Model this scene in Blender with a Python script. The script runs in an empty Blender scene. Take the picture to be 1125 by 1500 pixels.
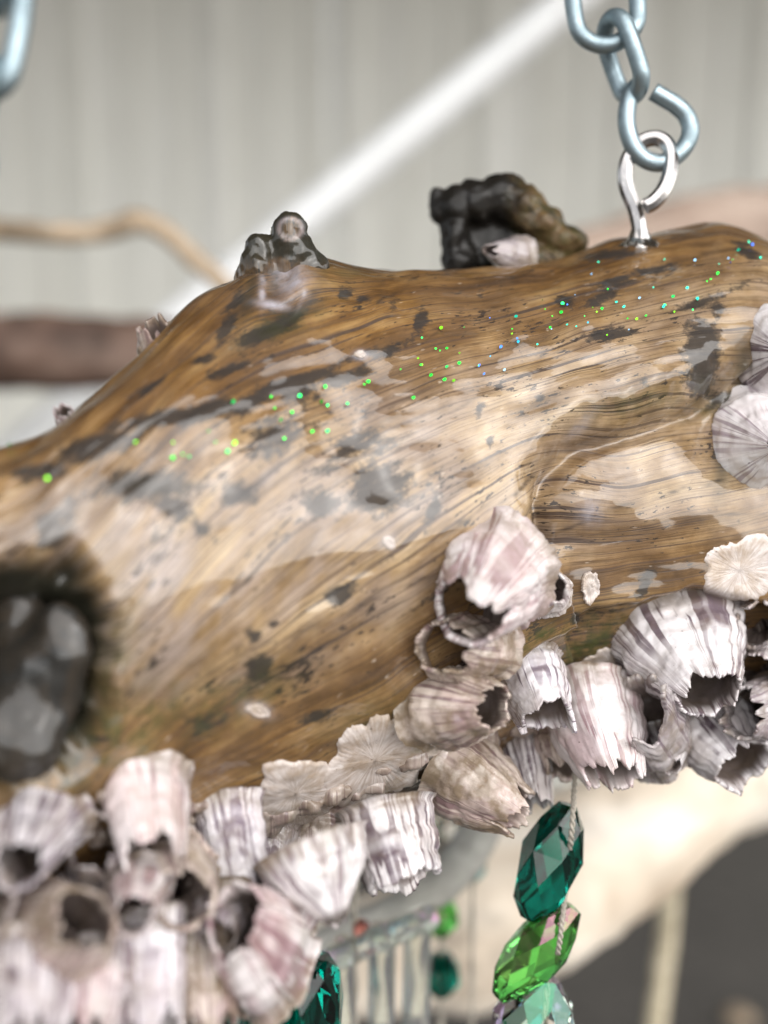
import bpy, bmesh, math, random
import numpy as np
from mathutils import Vector, Matrix
from mathutils.bvhtree import BVHTree

random.seed(7)
RNG = np.random.default_rng(7)
SC = bpy.context.scene
COL = SC.collection
PI = math.pi

# ------------------------------------------------------------------ camera
CAM_Z = 1.15
PITCH = math.radians(10.0)
VFOV = math.radians(50.0)
T = math.tan(VFOV / 2)
K = T / 750.0                                   # metres per photo pixel per metre of distance
CAM = Vector((0, 0, CAM_Z))
FWD = Vector((0, math.cos(PITCH), -math.sin(PITCH)))
UPV = Vector((0, math.sin(PITCH), math.cos(PITCH)))
RGT = Vector((1, 0, 0))
cam_d = bpy.data.cameras.new('camera')
cam_d.sensor_fit = 'VERTICAL'
cam_d.angle_y = VFOV
cam_d.clip_start = 0.005
cam_d.clip_end = 200
cam_d.dof.use_dof = True
cam_d.dof.focus_distance = 0.205
cam_d.dof.aperture_fstop = 5.6
cam = bpy.data.objects.new('camera', cam_d)
COL.objects.link(cam)
cam.location = CAM
cam.rotation_euler = (PI / 2 - PITCH, 0, 0)
SC.camera = cam
# aperture diameter = focal length / f-stop; a phone lens held close: about 3 mm
cam_d.dof.aperture_fstop = (cam_d.lens / 1000.0) / 0.0066

# ------------------------------------------------------------------ light
SUN_EL, SUN_AZ = math.radians(40), math.radians(140)     # azimuth clockwise from +Y: behind the camera, to its right
world = bpy.data.worlds.new('World')
SC.world = world
world.use_nodes = True
wn = world.node_tree
sky = wn.nodes.new('ShaderNodeTexSky')
sky.sky_type = 'NISHITA'
sky.sun_disc = False
sky.sun_elevation = SUN_EL
sky.sun_rotation = SUN_AZ
sky.air_density = 1.0
sky.dust_density = 2.0
sky.ozone_density = 1.0
hsv = wn.nodes.new('ShaderNodeHueSaturation')
hsv.inputs['Saturation'].default_value = 0.22
bg = wn.nodes['Background']
wn.links.new(sky.outputs[0], hsv.inputs['Color'])
wn.links.new(hsv.outputs[0], bg.inputs[0])
bg.inputs[1].default_value = 0.07
sun_d = bpy.data.lights.new('sun', 'SUN')
sun_d.energy = 1.5
sun_d.angle = math.radians(120)
sun_d.color = (1.0, 0.97, 0.93)
sun = bpy.data.objects.new('sun', sun_d)
COL.objects.link(sun)
sd = Vector((math.sin(SUN_AZ) * math.cos(SUN_EL), math.cos(SUN_AZ) * math.cos(SUN_EL), math.sin(SUN_EL)))
sun.rotation_euler = sd.to_track_quat('Z', 'Y').to_euler()
vs = SC.view_settings
vs.view_transform = 'Standard'
vs.look = 'None'
vs.gamma = 1.0
vs.use_curve_mapping = False
vs.exposure = 1.67
SC.cycles.use_denoising = True
SC.cycles.max_bounces = 8
SC.cycles.transmission_bounces = 8
SC.cycles.sample_clamp_indirect = 6


# ------------------------------------------------------------------ helpers
def at(px, py, d):
    """world point seen at photo pixel (px, py) at distance d along the view axis"""
    px, py, d = float(px), float(py), float(d)
    return CAM + d * (FWD + RGT * ((px - 562.5) * K) + UPV * ((750 - py) * K))


CAMn, FWDn, UPn, RGn = (np.array(v, dtype=float) for v in (CAM, FWD, UPV, RGT))


def at_n(px, py, d):
    px, py, d = np.broadcast_arrays(np.asarray(px, float), np.asarray(py, float), np.asarray(d, float))
    return CAMn + d[..., None] * (FWDn + RGn * ((px - 562.5) * K)[..., None] + UPn * ((750 - py) * K)[..., None])


def project(P):
    v = P - CAMn
    d = v @ FWDn
    return 562.5 + (v @ RGn) / d / K, 750 - (v @ UPn) / d / K, d


def smooth(a, b, x):
    t = np.clip((x - a) / (b - a), 0, 1)
    return t * t * (3 - 2 * t)


_tab = np.random.default_rng(3).random(4096)


def vnoise(P, seed=0):
    """value noise in [-1, 1], P (..., 3)"""
    P = np.asarray(P, float)
    i = np.floor(P).astype(np.int64)
    f = P - i
    f = f * f * (3 - 2 * f)
    out = 0
    for dx in (0, 1):
        wx = f[..., 0] if dx else 1 - f[..., 0]
        for dy in (0, 1):
            wy = f[..., 1] if dy else 1 - f[..., 1]
            for dz in (0, 1):
                wz = f[..., 2] if dz else 1 - f[..., 2]
                h = (i[..., 0] + dx) * 73856093 ^ (i[..., 1] + dy) * 19349663 ^ (i[..., 2] + dz) * 83492791 ^ (seed * 2654435)
                out = out + wx * wy * wz * _tab[h & 4095]
    return out * 2 - 1


def fbm(P, seed=0, octaves=4):
    s, a = 0, 0.5
    P = np.asarray(P, float)
    for o in range(octaves):
        s = s + a * vnoise(P * 2 ** o, seed + o)
        a *= 0.55
    return s


def interp(x, pts):
    xs = [p[0] for p in pts]
    ys = [p[1] for p in pts]
    # smooth (Catmull-Rom like) interpolation through monotone x
    x = np.asarray(x, float)
    lin = 0
    for o in (-26, -13, 0, 13, 26):
        lin = lin + np.interp(x + o, xs, ys)
    return lin / 5


def link(o, parent=None):
    COL.objects.link(o)
    if parent is not None:
        o.parent = parent
        o.matrix_parent_inverse = parent.matrix_world.inverted() if False else Matrix.Translation(-Vector(parent.location))
    return o


def tag(o, label=None, cat=None, group=None, kind=None):
    for k, v in (('label', label), ('category', cat), ('group', group), ('kind', kind)):
        if v:
            o[k] = v
    return o


def empty(name, loc, label, cat, group=None):
    e = bpy.data.objects.new(name, None)
    e.empty_display_size = 0.01
    e.location = loc
    COL.objects.link(e)
    return tag(e, label, cat, group)


def mesh_obj(name, verts, faces, mat, parent=None, smooth_shade=True, uv=None, attrs=None):
    me = bpy.data.meshes.new(name)
    V = np.asarray([tuple(v) for v in verts] if not isinstance(verts, np.ndarray) else verts, dtype=np.float32)
    if isinstance(faces, np.ndarray) and faces.ndim == 2:
        n, m = faces.shape
        me.vertices.add(len(V))
        me.vertices.foreach_set('co', V.ravel())
        me.loops.add(n * m)
        me.loops.foreach_set('vertex_index', faces.ravel().astype(np.int32))
        me.polygons.add(n)
        me.polygons.foreach_set('loop_start', np.arange(0, n * m, m, dtype=np.int32))
        me.polygons.foreach_set('loop_total', np.full(n, m, dtype=np.int32))
        me.update(calc_edges=True)
        me.validate()
    else:
        me.from_pydata(V.tolist(), [], [list(f) for f in faces])
        me.update()
    if smooth_shade:
        me.polygons.foreach_set('use_smooth', np.ones(len(me.polygons), dtype=bool))
    for k, v in (attrs or {}).items():
        v = np.asarray(v, dtype=np.float32)
        if v.ndim == 1:
            a = me.attributes.new(k, 'FLOAT', 'POINT')
            a.data.foreach_set('value', v)
        elif v.shape[1] == 3:
            a = me.attributes.new(k, 'FLOAT_VECTOR', 'POINT')
            a.data.foreach_set('vector', v.ravel())
        else:
            a = me.attributes.new(k, 'FLOAT_COLOR', 'POINT')
            a.data.foreach_set('color', v.ravel())
    me.materials.append(mat)
    o = bpy.data.objects.new(name, me)
    return link(o, parent)


def grid_faces(nu, nv, wrap_v=False, wrap_u=False):
    iu = np.arange(nu if wrap_u else nu - 1)
    iv = np.arange(nv if wrap_v else nv - 1)
    a, b = np.meshgrid(iu, iv, indexing='ij')
    a2, b2 = (a + 1) % nu, (b + 1) % nv
    return np.stack([a * nv + b, a2 * nv + b, a2 * nv + b2, a * nv + b2], -1).reshape(-1, 4)


def tube_data(path, radius, nseg=16, closed=False, caps=True, twist=0.0, squash=1.0):
    """swept tube; radius is a number, or one per point"""
    P = [Vector(p) for p in path]
    n = len(P)
    R = radius if hasattr(radius, '__len__') else [radius] * n
    tang = []
    for i in range(n):
        if closed:
            t = P[(i + 1) % n] - P[(i - 1) % n]
        else:
            t = P[min(i + 1, n - 1)] - P[max(i - 1, 0)]
        tang.append(t.normalized())
    ref = tang[0].orthogonal().normalized()
    V = []
    for i in range(n):
        t = tang[i]
        ref = (ref - t * ref.dot(t)).normalized()
        bi = t.cross(ref)
        for k in range(nseg):
            a = 2 * PI * k / nseg + twist * i
            V.append(P[i] + R[i] * (ref * math.cos(a) + bi * math.sin(a) * squash))
    F = []
    m = n if closed else n - 1
    # closing twist so that the seam meets
    off = 0
    if closed:
        first = V[0] - P[0]
        best = 1e9
        t = tang[0]
        ref2 = (ref - t * ref.dot(t)).normalized()
        bi2 = t.cross(ref2)
        for k in range(nseg):
            a = 2 * PI * k / nseg
            q = R[0] * (ref2 * math.cos(a) + bi2 * math.sin(a))
            if (q - first).length < best:
                best = (q - first).length
                off = k
    for i in range(m):
        j = (i + 1) % n
        o = off if (closed and j == 0) else 0
        for k in range(nseg):
            k2 = (k + 1) % nseg
            F.append((i * nseg + k, i * nseg + k2, j * nseg + (k2 - o) % nseg, j * nseg + (k - o) % nseg))
    if caps and not closed:
        F.append(tuple(range(nseg - 1, -1, -1)))
        F.append(tuple((n - 1) * nseg + k for k in range(nseg)))
    return V, F


def spline(pts, n):
    """Catmull-Rom through points (tuples of any length), n samples per span"""
    P = [np.array(p, float) for p in pts]
    P = [2 * P[0] - P[1]] + P + [2 * P[-1] - P[-2]]
    out = []
    for i in range(1, len(P) - 2):
        for k in range(n):
            t = k / n
            a, b, c, d = P[i - 1], P[i], P[i + 1], P[i + 2]
            out.append(0.5 * (2 * b + (c - a) * t + (2 * a - 5 * b + 4 * c - d) * t * t + (3 * b - a - 3 * c + d) * t ** 3))
    out.append(P[-2])
    return out


# ------------------------------------------------------------------ node helpers
class Mat:
    def __init__(self, name):
        self.m = bpy.data.materials.new(name)
        self.m.use_nodes = True
        self.t = self.m.node_tree
        self.b = self.t.nodes['Principled BSDF']

    def node(self, typ, **kw):
        n = self.t.nodes.new(typ)
        for k, v in kw.items():
            setattr(n, k, v)
        return n

    def put(self, sock, val):
        if isinstance(val, bpy.types.NodeSocket):
            self.t.links.new(val, sock)
        elif val is not None:
            if isinstance(val, (tuple, list)) and len(val) == 3 and sock.type == 'RGBA':
                val = (*val, 1)
            sock.default_value = val
        return self

    def p(self, **kw):
        for k, v in kw.items():
            self.put(self.b.inputs[k.replace('_', ' ')], v)
        return self

    def attr(self, name, out='Fac'):
        return self.node('ShaderNodeAttribute', attribute_name=name).outputs[out]

    def math(self, op, a, b=None, c=None, clamp=False):
        n = self.node('ShaderNodeMath', operation=op, use_clamp=clamp)
        for i, v in enumerate((a, b, c)):
            self.put(n.inputs[i], v)
        return n.outputs[0]

    def vmath(self, op, a, b=None):
        n = self.node('ShaderNodeVectorMath', operation=op)
        self.put(n.inputs[0], a)
        self.put(n.inputs[1], b)
        return n.outputs[0]

    def noise(self, vec, scale=1.0, detail=4.0, rough=0.55, dist=0.0, dim='3D'):
        n = self.node('ShaderNodeTexNoise', noise_dimensions=dim)
        if vec is not None:
            self.put(n.inputs['Vector'], vec)
        n.inputs['Scale'].default_value = scale
        n.inputs['Detail'].default_value = detail
        n.inputs['Roughness'].default_value = rough
        n.inputs['Distortion'].default_value = dist
        return n.outputs['Fac']

    def ramp(self, fac, stops, interp='LINEAR'):
        n = self.node('ShaderNodeValToRGB')
        n.color_ramp.interpolation = interp
        el = n.color_ramp.elements
        while len(el) < len(stops):
            el.new(0.5)
        for e, (pos, c) in zip(el, stops):
            e.position = pos
            e.color = (c, c, c, 1) if isinstance(c, (int, float)) else (*c, 1)
        self.put(n.inputs[0], fac)
        return n.outputs[0]

    def mix(self, fac, a, b, mode='MIX'):
        n = self.node('ShaderNodeMix', data_type='RGBA', blend_type=mode)
        self.put(n.inputs[0], fac)
        self.put(n.inputs[6], a)
        self.put(n.inputs[7], b)
        return n.outputs[2]

    def bump(self, height, strength=0.3, dist=0.001, normal=None):
        n = self.node('ShaderNodeBump')
        self.put(n.inputs['Height'], height)
        n.inputs['Strength'].default_value = strength
        n.inputs['Distance'].default_value = dist
        if normal is not None:
            self.put(n.inputs['Normal'], normal)
        return n.outputs[0]

    def obj_co(self):
        return self.node('ShaderNodeTexCoord').outputs['Object']

    def pos(self):
        return self.node('ShaderNodeNewGeometry').outputs['Position']


# ------------------------------------------------------------------ materials
def wood_material(name='resin_coated_wood', coat=1.0, black=(0.016, 0.016, 0.010)):
    M = Mat(name)
    g = M.attr('grain', 'Vector')
    pos = M.pos()
    warp = M.noise(M.vmath('MULTIPLY', pos, (30, 30, 30)), 1, 2, 0.5)
    wv = M.node('ShaderNodeCombineXYZ')
    M.put(wv.inputs[1], M.math('MULTIPLY', M.math('SUBTRACT', warp, 0.5), 0.0030))
    gw = M.vmath('ADD', g, wv.outputs[0])
    broad = M.noise(M.vmath('MULTIPLY', gw, (16, 240, 1)), 1, 4, 0.55)
    fine = M.noise(M.vmath('MULTIPLY', gw, (40, 2400, 1)), 1, 5, 0.65)
    fibre = M.noise(M.vmath('MULTIPLY', gw, (80, 5000, 3)), 1, 3, 0.6)
    fleck = M.noise(M.vmath('MULTIPLY', gw, (420, 1700, 5)), 1, 3, 0.6)
    clus = M.noise(M.vmath('MULTIPLY', gw, (40, 130, 8)), 1, 3, 0.6)
    lines = M.noise(M.vmath('MULTIPLY', gw, (16, 900, 9)), 1, 3, 0.5)
    tone = M.attr('tone')
    patch = M.noise(M.vmath('MULTIPLY', gw, (85, 170, 3)), 1, 6, 0.62)
    broad = M.math('ADD', M.math('MULTIPLY', broad, 0.42), M.math('MULTIPLY', patch, 0.58))
    golden = M.ramp(broad, [(0.36, (0.058, 0.028, 0.009)), (0.46, (0.14, 0.070, 0.020)), (0.53, (0.235, 0.128, 0.041)), (0.64, (0.37, 0.235, 0.10))])
    pale = M.ramp(broad, [(0.36, (0.13, 0.078, 0.033)), (0.46, (0.28, 0.185, 0.092)), (0.53, (0.40, 0.285, 0.165)), (0.64, (0.54, 0.42, 0.28))])
    col = M.mix(tone, golden, pale)
    gn = M.noise(M.vmath('MULTIPLY', pos, (55, 55, 55)), 1, 5, 0.6)
    col = M.mix(M.ramp(gn, [(0.45, 0.0), (0.62, 0.55)]), col, (0.17, 0.105, 0.06))
    lav = M.noise(M.vmath('MULTIPLY', gw, (60, 190, 2)), 1.3, 4, 0.6)
    col = M.mix(M.math('MULTIPLY', M.ramp(lav, [(0.42, 0.0), (0.60, 0.85)]), M.attr('grey')), col, (0.42, 0.355, 0.345))
    col = M.mix(1.0, col, (0.84, 0.80, 0.72), 'MULTIPLY')
    fn = M.ramp(fine, [(0.3, 0.42), (0.48, 0.95), (0.68, 1.2)])
    col = M.mix(0.75, col, fn, 'MULTIPLY')
    col = M.mix(M.ramp(fibre, [(0.33, 0.7), (0.45, 0.0)]), col, (0.075, 0.04, 0.018))
    ln = M.ramp(lines, [(0.345, 0.9), (0.375, 0.0)])
    col = M.mix(ln, col, (0.055, 0.036, 0.028))
    lines2 = M.noise(M.vmath('MULTIPLY', gw, (22, 2300, 4)), 1, 2, 0.5)
    ln2 = M.ramp(lines2, [(0.37, 0.75), (0.40, 0.0)])
    col = M.mix(ln2, col, (0.07, 0.042, 0.028))
    fl = M.ramp(M.math('ADD', fleck, M.math('MULTIPLY', M.math('SUBTRACT', clus, 0.5), 0.9)), [(0.65, 0.0), (0.69, 0.95)])
    col = M.mix(fl, col, (0.03, 0.02, 0.014))
    spot = M.noise(M.vmath('MULTIPLY', gw, (210, 520, 21)), 1, 4, 0.65)
    col = M.mix(M.ramp(spot, [(0.665, 0.0), (0.70, 0.92)]), col, (0.028, 0.021, 0.016))
    # pale flecks
    pf = M.noise(M.vmath('MULTIPLY', gw, (300, 1100, 15)), 1, 2, 0.5)
    col = M.mix(M.ramp(pf, [(0.70, 0.0), (0.78, 0.6)]), col, (0.62, 0.52, 0.42))
    # mould stains, and a painted dark reflection, with torn edges along the grain
    sn1 = M.noise(M.vmath('MULTIPLY', gw, (110, 520, 7)), 1, 6, 0.72)
    sn2 = M.noise(M.vmath('MULTIPLY', pos, (800, 800, 800)), 1, 5, 0.7)
    sfac = M.math('ADD', M.attr('stain_shade'), M.math('MULTIPLY', M.math('SUBTRACT', sn1, 0.5), 2.2))
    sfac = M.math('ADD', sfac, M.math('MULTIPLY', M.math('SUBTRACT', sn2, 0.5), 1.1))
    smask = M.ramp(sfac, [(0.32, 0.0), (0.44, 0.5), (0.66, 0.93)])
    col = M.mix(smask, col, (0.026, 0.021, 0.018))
    col = M.mix(M.attr('crack'), col, (0.03, 0.018, 0.012))
    gnn = M.noise(M.vmath('MULTIPLY', pos, (300, 300, 300)), 1, 5, 0.65)
    gfac = M.math('MULTIPLY', M.attr('green'), M.ramp(gnn, [(0.36, 0.0), (0.6, 1.0)]))
    col = M.mix(gfac, col, (0.05, 0.055, 0.012))
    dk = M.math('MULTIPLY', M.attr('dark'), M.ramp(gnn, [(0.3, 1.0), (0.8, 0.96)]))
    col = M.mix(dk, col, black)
    wh = M.math('MULTIPLY', M.attr('white'), M.ramp(gnn, [(0.35, 0.3), (0.6, 1.0)]))
    col = M.mix(wh, col, (0.42, 0.40, 0.44))
    h = M.math('ADD', M.math('MULTIPLY', fine, 0.7), M.math('MULTIPLY', fibre, 0.5))
    h = M.math('SUBTRACT', h, M.math('MULTIPLY', ln, 0.6))
    nrm = M.bump(h, 0.35, 0.0006)
    cn = M.noise(M.vmath('MULTIPLY', pos, (160, 160, 160)), 1, 3, 0.5)
    cn2 = M.noise(M.vmath('MULTIPLY', gw, (80, 500, 1)), 1, 2, 0.5)
    coatn = M.bump(M.math('ADD', cn, M.math('MULTIPLY', cn2, 0.25)), 0.17, 0.0008)
    M.p(Base_Color=col, Roughness=0.55, Specular_IOR_Level=0.25, Normal=nrm, Coat_Weight=coat, Coat_Roughness=M.ramp(clus, [(0.35, 0.02), (0.7, 0.11)]), Coat_IOR=1.54, Coat_Normal=coatn)
    return M.m


def shell_material(name, white=(0.72, 0.68, 0.67), stripe=(0.22, 0.12, 0.19), pink=(0.62, 0.36, 0.39), dirt=0.35, inside=(0.14, 0.105, 0.08), stripes=0.5, foot_dirt=0.9):
    """attributes: sh = (angle 0..1, height 0..1, seed), inner 0..1"""
    M = Mat(name)
    sh = M.attr('sh', 'Vector')
    sep = M.node('ShaderNodeSeparateXYZ')
    M.put(sep.inputs[0], sh)
    pos = M.pos()
    ang = M.vmath('MULTIPLY', sh, (15, 0.7, 10))
    st = M.noise(ang, 1, 3, 0.6)
    st2 = M.noise(M.vmath('MULTIPLY', sh, (48, 0.8, 10)), 1, 2, 0.6)
    pk = M.noise(M.vmath('MULTIPLY', sh, (6, 1.0, 7)), 1, 2, 0.5)
    grow = M.noise(M.vmath('MULTIPLY', sh, (3, 34, 3)), 1, 3, 0.6)
    blot = M.noise(M.vmath('MULTIPLY', pos, (170, 170, 170)), 1, 5, 0.65)
    col = M.mix(M.ramp(pk, [(0.46, 0.0), (0.68, 0.7)]), white, pink)
    s1 = M.ramp(st, [(0.56 - 0.03 * stripes, 0.0), (0.62, 0.6)])
    s2 = M.ramp(st2, [(0.53, 0.0), (0.57, 0.95)])
    band = M.noise(M.vmath('MULTIPLY', sh, (4, 2.2, 4)), 1, 2, 0.5)
    bandm = M.ramp(band, [(0.30, 0.25), (0.52, 1.0)])
    col = M.mix(M.math('MULTIPLY', M.math('MULTIPLY', s1, bandm), min(1, 0.9 * stripes + 0.25)), col, stripe)
    col = M.mix(M.math('MULTIPLY', M.math('MULTIPLY', s2, bandm), min(1, 0.5 + 0.5 * stripes)), col, stripe)
    col = M.mix(M.ramp(grow, [(0.30, 0.22), (0.42, 0.0)]), col, (0.36, 0.30, 0.28))
    col = M.mix(M.math('MULTIPLY', M.ramp(blot, [(0.44, 0.0), (0.62, 1.0)]), dirt), col, (0.20, 0.145, 0.09))
    speck = M.noise(M.vmath('MULTIPLY', pos, (1500, 1500, 1500)), 1, 2, 0.5)
    col = M.mix(M.ramp(speck, [(0.72, 0.0), (0.77, 0.8)]), col, (0.08, 0.06, 0.045))
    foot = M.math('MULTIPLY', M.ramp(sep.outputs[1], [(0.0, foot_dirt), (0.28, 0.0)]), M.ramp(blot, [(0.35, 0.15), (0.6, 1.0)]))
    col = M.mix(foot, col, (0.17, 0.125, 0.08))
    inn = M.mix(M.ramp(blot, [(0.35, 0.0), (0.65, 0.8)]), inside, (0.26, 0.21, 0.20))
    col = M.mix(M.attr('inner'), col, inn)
    tip = M.attr('tip')
    col = M.mix(tip, col, (0.05, 0.035, 0.025))
    h = M.math('ADD', M.math('MULTIPLY', st2, 0.5), M.math('MULTIPLY', grow, 0.45))
    h = M.math('ADD', h, M.math('MULTIPLY', blot, 0.5))
    nrm = M.bump(h, 0.30, 0.0006)
    cn = M.bump(M.noise(M.vmath('MULTIPLY', pos, (350, 350, 350)), 1, 3, 0.5), 0.35, 0.0005)
    M.p(Base_Color=col, Roughness=0.55, Specular_IOR_Level=0.3, Normal=nrm, Coat_Weight=1.0, Coat_Roughness=0.06, Coat_IOR=1.5, Coat_Normal=cn)
    return M.m


def scar_material():
    M = Mat('barnacle_base_scar')
    sh = M.attr('sh', 'Vector')
    pos = M.pos()
    rad = M.noise(M.vmath('MULTIPLY', sh, (64, 2.2, 10)), 1, 3, 0.6)
    blot = M.noise(M.vmath('MULTIPLY', pos, (190, 190, 190)), 1, 5, 0.65)
    col = M.ramp(rad, [(0.33, (0.44, 0.36, 0.31)), (0.5, (0.58, 0.51, 0.47)), (0.7, (0.70, 0.65, 0.62))])
    col = M.mix(M.ramp(blot, [(0.44, 0.0), (0.64, 0.8)]), col, (0.36, 0.27, 0.19))
    speck = M.noise(M.vmath('MULTIPLY', pos, (1100, 1100, 1100)), 1, 2, 0.5)
    col = M.mix(M.ramp(speck, [(0.70, 0.0), (0.76, 0.8)]), col, (0.14, 0.1, 0.07))
    nrm = M.bump(M.math('ADD', rad, M.math('MULTIPLY', blot, 0.6)), 0.5, 0.0006)
    M.p(Base_Color=col, Roughness=0.5, Normal=nrm, Coat_Weight=0.7, Coat_Roughness=0.1)
    return M.m


def metal_material(name, col, rough, bump=0.15, scale=900):
    M = Mat(name)
    pos = M.pos()
    n = M.noise(M.vmath('MULTIPLY', pos, (scale, scale, scale)), 1, 4, 0.6)
    n2 = M.noise(M.vmath('MULTIPLY', pos, (260, 260, 260)), 1, 4, 0.6)
    c = M.mix(M.ramp(n2, [(0.35, 0.0), (0.7, 0.6)]), col, tuple(x * 0.62 for x in col))
    r = M.ramp(n2, [(0.3, rough * 0.8), (0.7, min(1, rough * 1.4))])
    M.p(Base_Color=c, Metallic=1.0, Roughness=r, Normal=M.bump(n, bump, 0.0004))
    return M.m


def driftwood_material(name, a, b, c, sc=60, gloss=0.0):
    M = Mat(name)
    pos = M.pos()
    n = M.noise(M.vmath('MULTIPLY', pos, (sc * 0.35, sc, sc)), 1, 6, 0.62, 0.4)
    n2 = M.noise(M.vmath('MULTIPLY', pos, (sc * 0.6, sc * 0.6, sc * 0.6)), 1, 4, 0.6)
    col = M.ramp(n, [(0.3, a), (0.5, b), (0.7, c)])
    col = M.mix(M.ramp(n2, [(0.54, 0.0), (0.66, 0.75)]), col, tuple(x * 0.4 for x in a))
    M.p(Base_Color=col, Roughness=0.7, Normal=M.bump(n, 0.5, 0.002), Coat_Weight=gloss, Coat_Roughness=0.1)
    return M.m


def glass_material(name, col, rough=0.02, film=0.0, trans=1.0, ior=1.52):
    M = Mat(name)
    pos = M.pos()
    n = M.noise(M.vmath('MULTIPLY', pos, (420, 420, 420)), 1, 3, 0.6)
    c = M.mix(M.ramp(n, [(0.35, 0.0), (0.65, 0.5)]), col, tuple(min(1, x * 0.72) for x in col))
    M.p(Base_Color=c, Roughness=rough, Transmission_Weight=trans, IOR=ior)
    if film:
        M.p(Thin_Film_Thickness=film, Thin_Film_IOR=1.8)
    return M.m


def plain(name, col, rough=0.6, metallic=0.0, sc=60, var=0.75, coat=0.0):
    M = Mat(name)
    pos = M.pos()
    n = M.noise(M.vmath('MULTIPLY', pos, (sc, sc, sc)), 1, 5, 0.6)
    c = M.mix(M.ramp(n, [(0.35, 0.0), (0.7, 1.0)]), col, tuple(x * var for x in col))
    M.p(Base_Color=c, Roughness=rough, Metallic=metallic, Coat_Weight=coat)
    return M.m


MW = wood_material()
MSTUB = wood_material('old_branch_stub_wood', 0.9)
MHOL = wood_material('dark_hollow_wood', 0.7, (0.012, 0.013, 0.012))
MCHAR = wood_material('weathered_dark_wood', 0.25, (0.006, 0.005, 0.004))
MS = {
    'white': shell_material('shell_white', (0.70, 0.67, 0.675), (0.15, 0.09, 0.12), (0.64, 0.55, 0.54), 0.35, stripes=0.55),
    'clean': shell_material('shell_clean', (0.78, 0.76, 0.76), (0.22, 0.15, 0.19), (0.70, 0.63, 0.64), 0.08, stripes=0.35, foot_dirt=0.1),
    'pink': shell_material('shell_pink', (0.72, 0.665, 0.665), (0.22, 0.10, 0.12), (0.62, 0.46, 0.45), 0.35, stripes=0.55),
    'lilac': shell_material('shell_lilac', (0.68, 0.65, 0.675), (0.13, 0.09, 0.13), (0.60, 0.52, 0.54), 0.35, stripes=0.8),
    'striped': shell_material('shell_striped', (0.70, 0.665, 0.675), (0.10, 0.065, 0.085), (0.62, 0.55, 0.55), 0.3, stripes=1.0),
    'brown': shell_material('shell_brown', (0.54, 0.46, 0.40), (0.15, 0.085, 0.09), (0.42, 0.28, 0.26), 0.9, stripes=0.7),
    'grey': shell_material('shell_grey', (0.47, 0.435, 0.435), (0.16, 0.11, 0.14), (0.40, 0.34, 0.34), 0.6, stripes=0.5),
}
MSCAR = scar_material()
MZINC = metal_material('zinc_steel', (0.36, 0.45, 0.49), 0.46)
MSTEEL = metal_material('bright_steel', (0.52, 0.50, 0.49), 0.2, 0.12, 500)

# ------------------------------------------------------------------ ground, wall, roof
ground_m = Mat('dark_gravel')
gp = ground_m.pos()
g1 = ground_m.noise(ground_m.vmath('MULTIPLY', gp, (40, 40, 40)), 1, 6, 0.7)
g2 = ground_m.noise(ground_m.vmath('MULTIPLY', gp, (3, 3, 3)), 1, 4, 0.6)
gc = ground_m.ramp(g1, [(0.3, (0.028, 0.026, 0.024)), (0.6, (0.075, 0.068, 0.062)), (0.8, (0.15, 0.135, 0.12))])
gc = ground_m.mix(ground_m.ramp(g2, [(0.45, 0.0), (0.65, 0.6)]), gc, (0.085, 0.078, 0.07))
ground_m.p(Base_Color=gc, Roughness=0.9, Normal=ground_m.bump(g1, 0.6, 0.01))
S = 60
gv, gf = [], []
ng = 40
for i in range(ng + 1):
    for j in range(ng + 1):
        x = -S + 2 * S * i / ng
        y = -S + 2 * S * j / ng
        gv.append((x, y, 0.012 * math.sin(x * 1.7) * math.cos(y * 1.3)))
gf = grid_faces(ng + 1, ng + 1)
o = mesh_obj('ground', np.array(gv), gf, ground_m.m)
tag(o, kind='structure')

WALL_Y = 2.55
M = Mat('painted_steel_siding')
wp = M.pos()
w1 = M.noise(M.vmath('MULTIPLY', wp, (9, 9, 1.2)), 1, 4, 0.55)
w2 = M.noise(M.vmath('MULTIPLY', wp, (60, 60, 8)), 1, 4, 0.6)
wc = M.ramp(w1, [(0.3, (0.77, 0.76, 0.69)), (0.5, (0.82, 0.815, 0.75)), (0.7, (0.85, 0.845, 0.80))])
wc = M.mix(M.ramp(w2, [(0.5, 0.0), (0.8, 0.35)]), wc, (0.42, 0.39, 0.33))
M.p(Base_Color=wc, Roughness=0.42)
MWALL = M.m
wall = empty('siding_wall', (0, WALL_Y, 0), 'pale grey ribbed metal siding wall standing blurred behind the driftwood', 'wall')
PW = 0.90
prof = [(0, 0), (0.02, 0.0), (0.035, -0.011), (0.065, -0.011), (0.08, 0.0), (0.155, 0.0), (0.163, -0.004), (0.187, -0.004), (0.195, 0.0),
        (0.255, 0.0), (0.263, -0.004), (0.287, -0.004), (0.295, 0.0), (0.30, 0.0)]
for k in range(-3, 3):
    x0 = -0.12 + k * (PW + 0.003)
    pts = []
    for r in range(3):
        for (px_, dy) in prof[:-1]:
            pts.append((x0 + r * 0.30 + px_, WALL_Y + dy))
    pts.append((x0 + PW, WALL_Y))
    v, f = [], []
    n = len(pts)
    for (x, y) in pts:
        v += [(x, y, 0.02), (x, y, 3.4)]
    for (x, y) in pts:
        v += [(x, y + 0.012, 0.02), (x, y + 0.012, 3.4)]
    for i in range(n - 1):
        f.append((2 * i, 2 * i + 2, 2 * i + 3, 2 * i + 1))
        f.append((2 * n + 2 * i, 2 * n + 2 * i + 1, 2 * n + 2 * i + 3, 2 * n + 2 * i + 2))
    f += [(0, 1, 2 * n + 1, 2 * n), (2 * n - 2, 4 * n - 2, 4 * n - 1, 2 * n - 1)]
    mesh_obj('siding_panel', v, f, MWALL, wall, smooth_shade=False)

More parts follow.
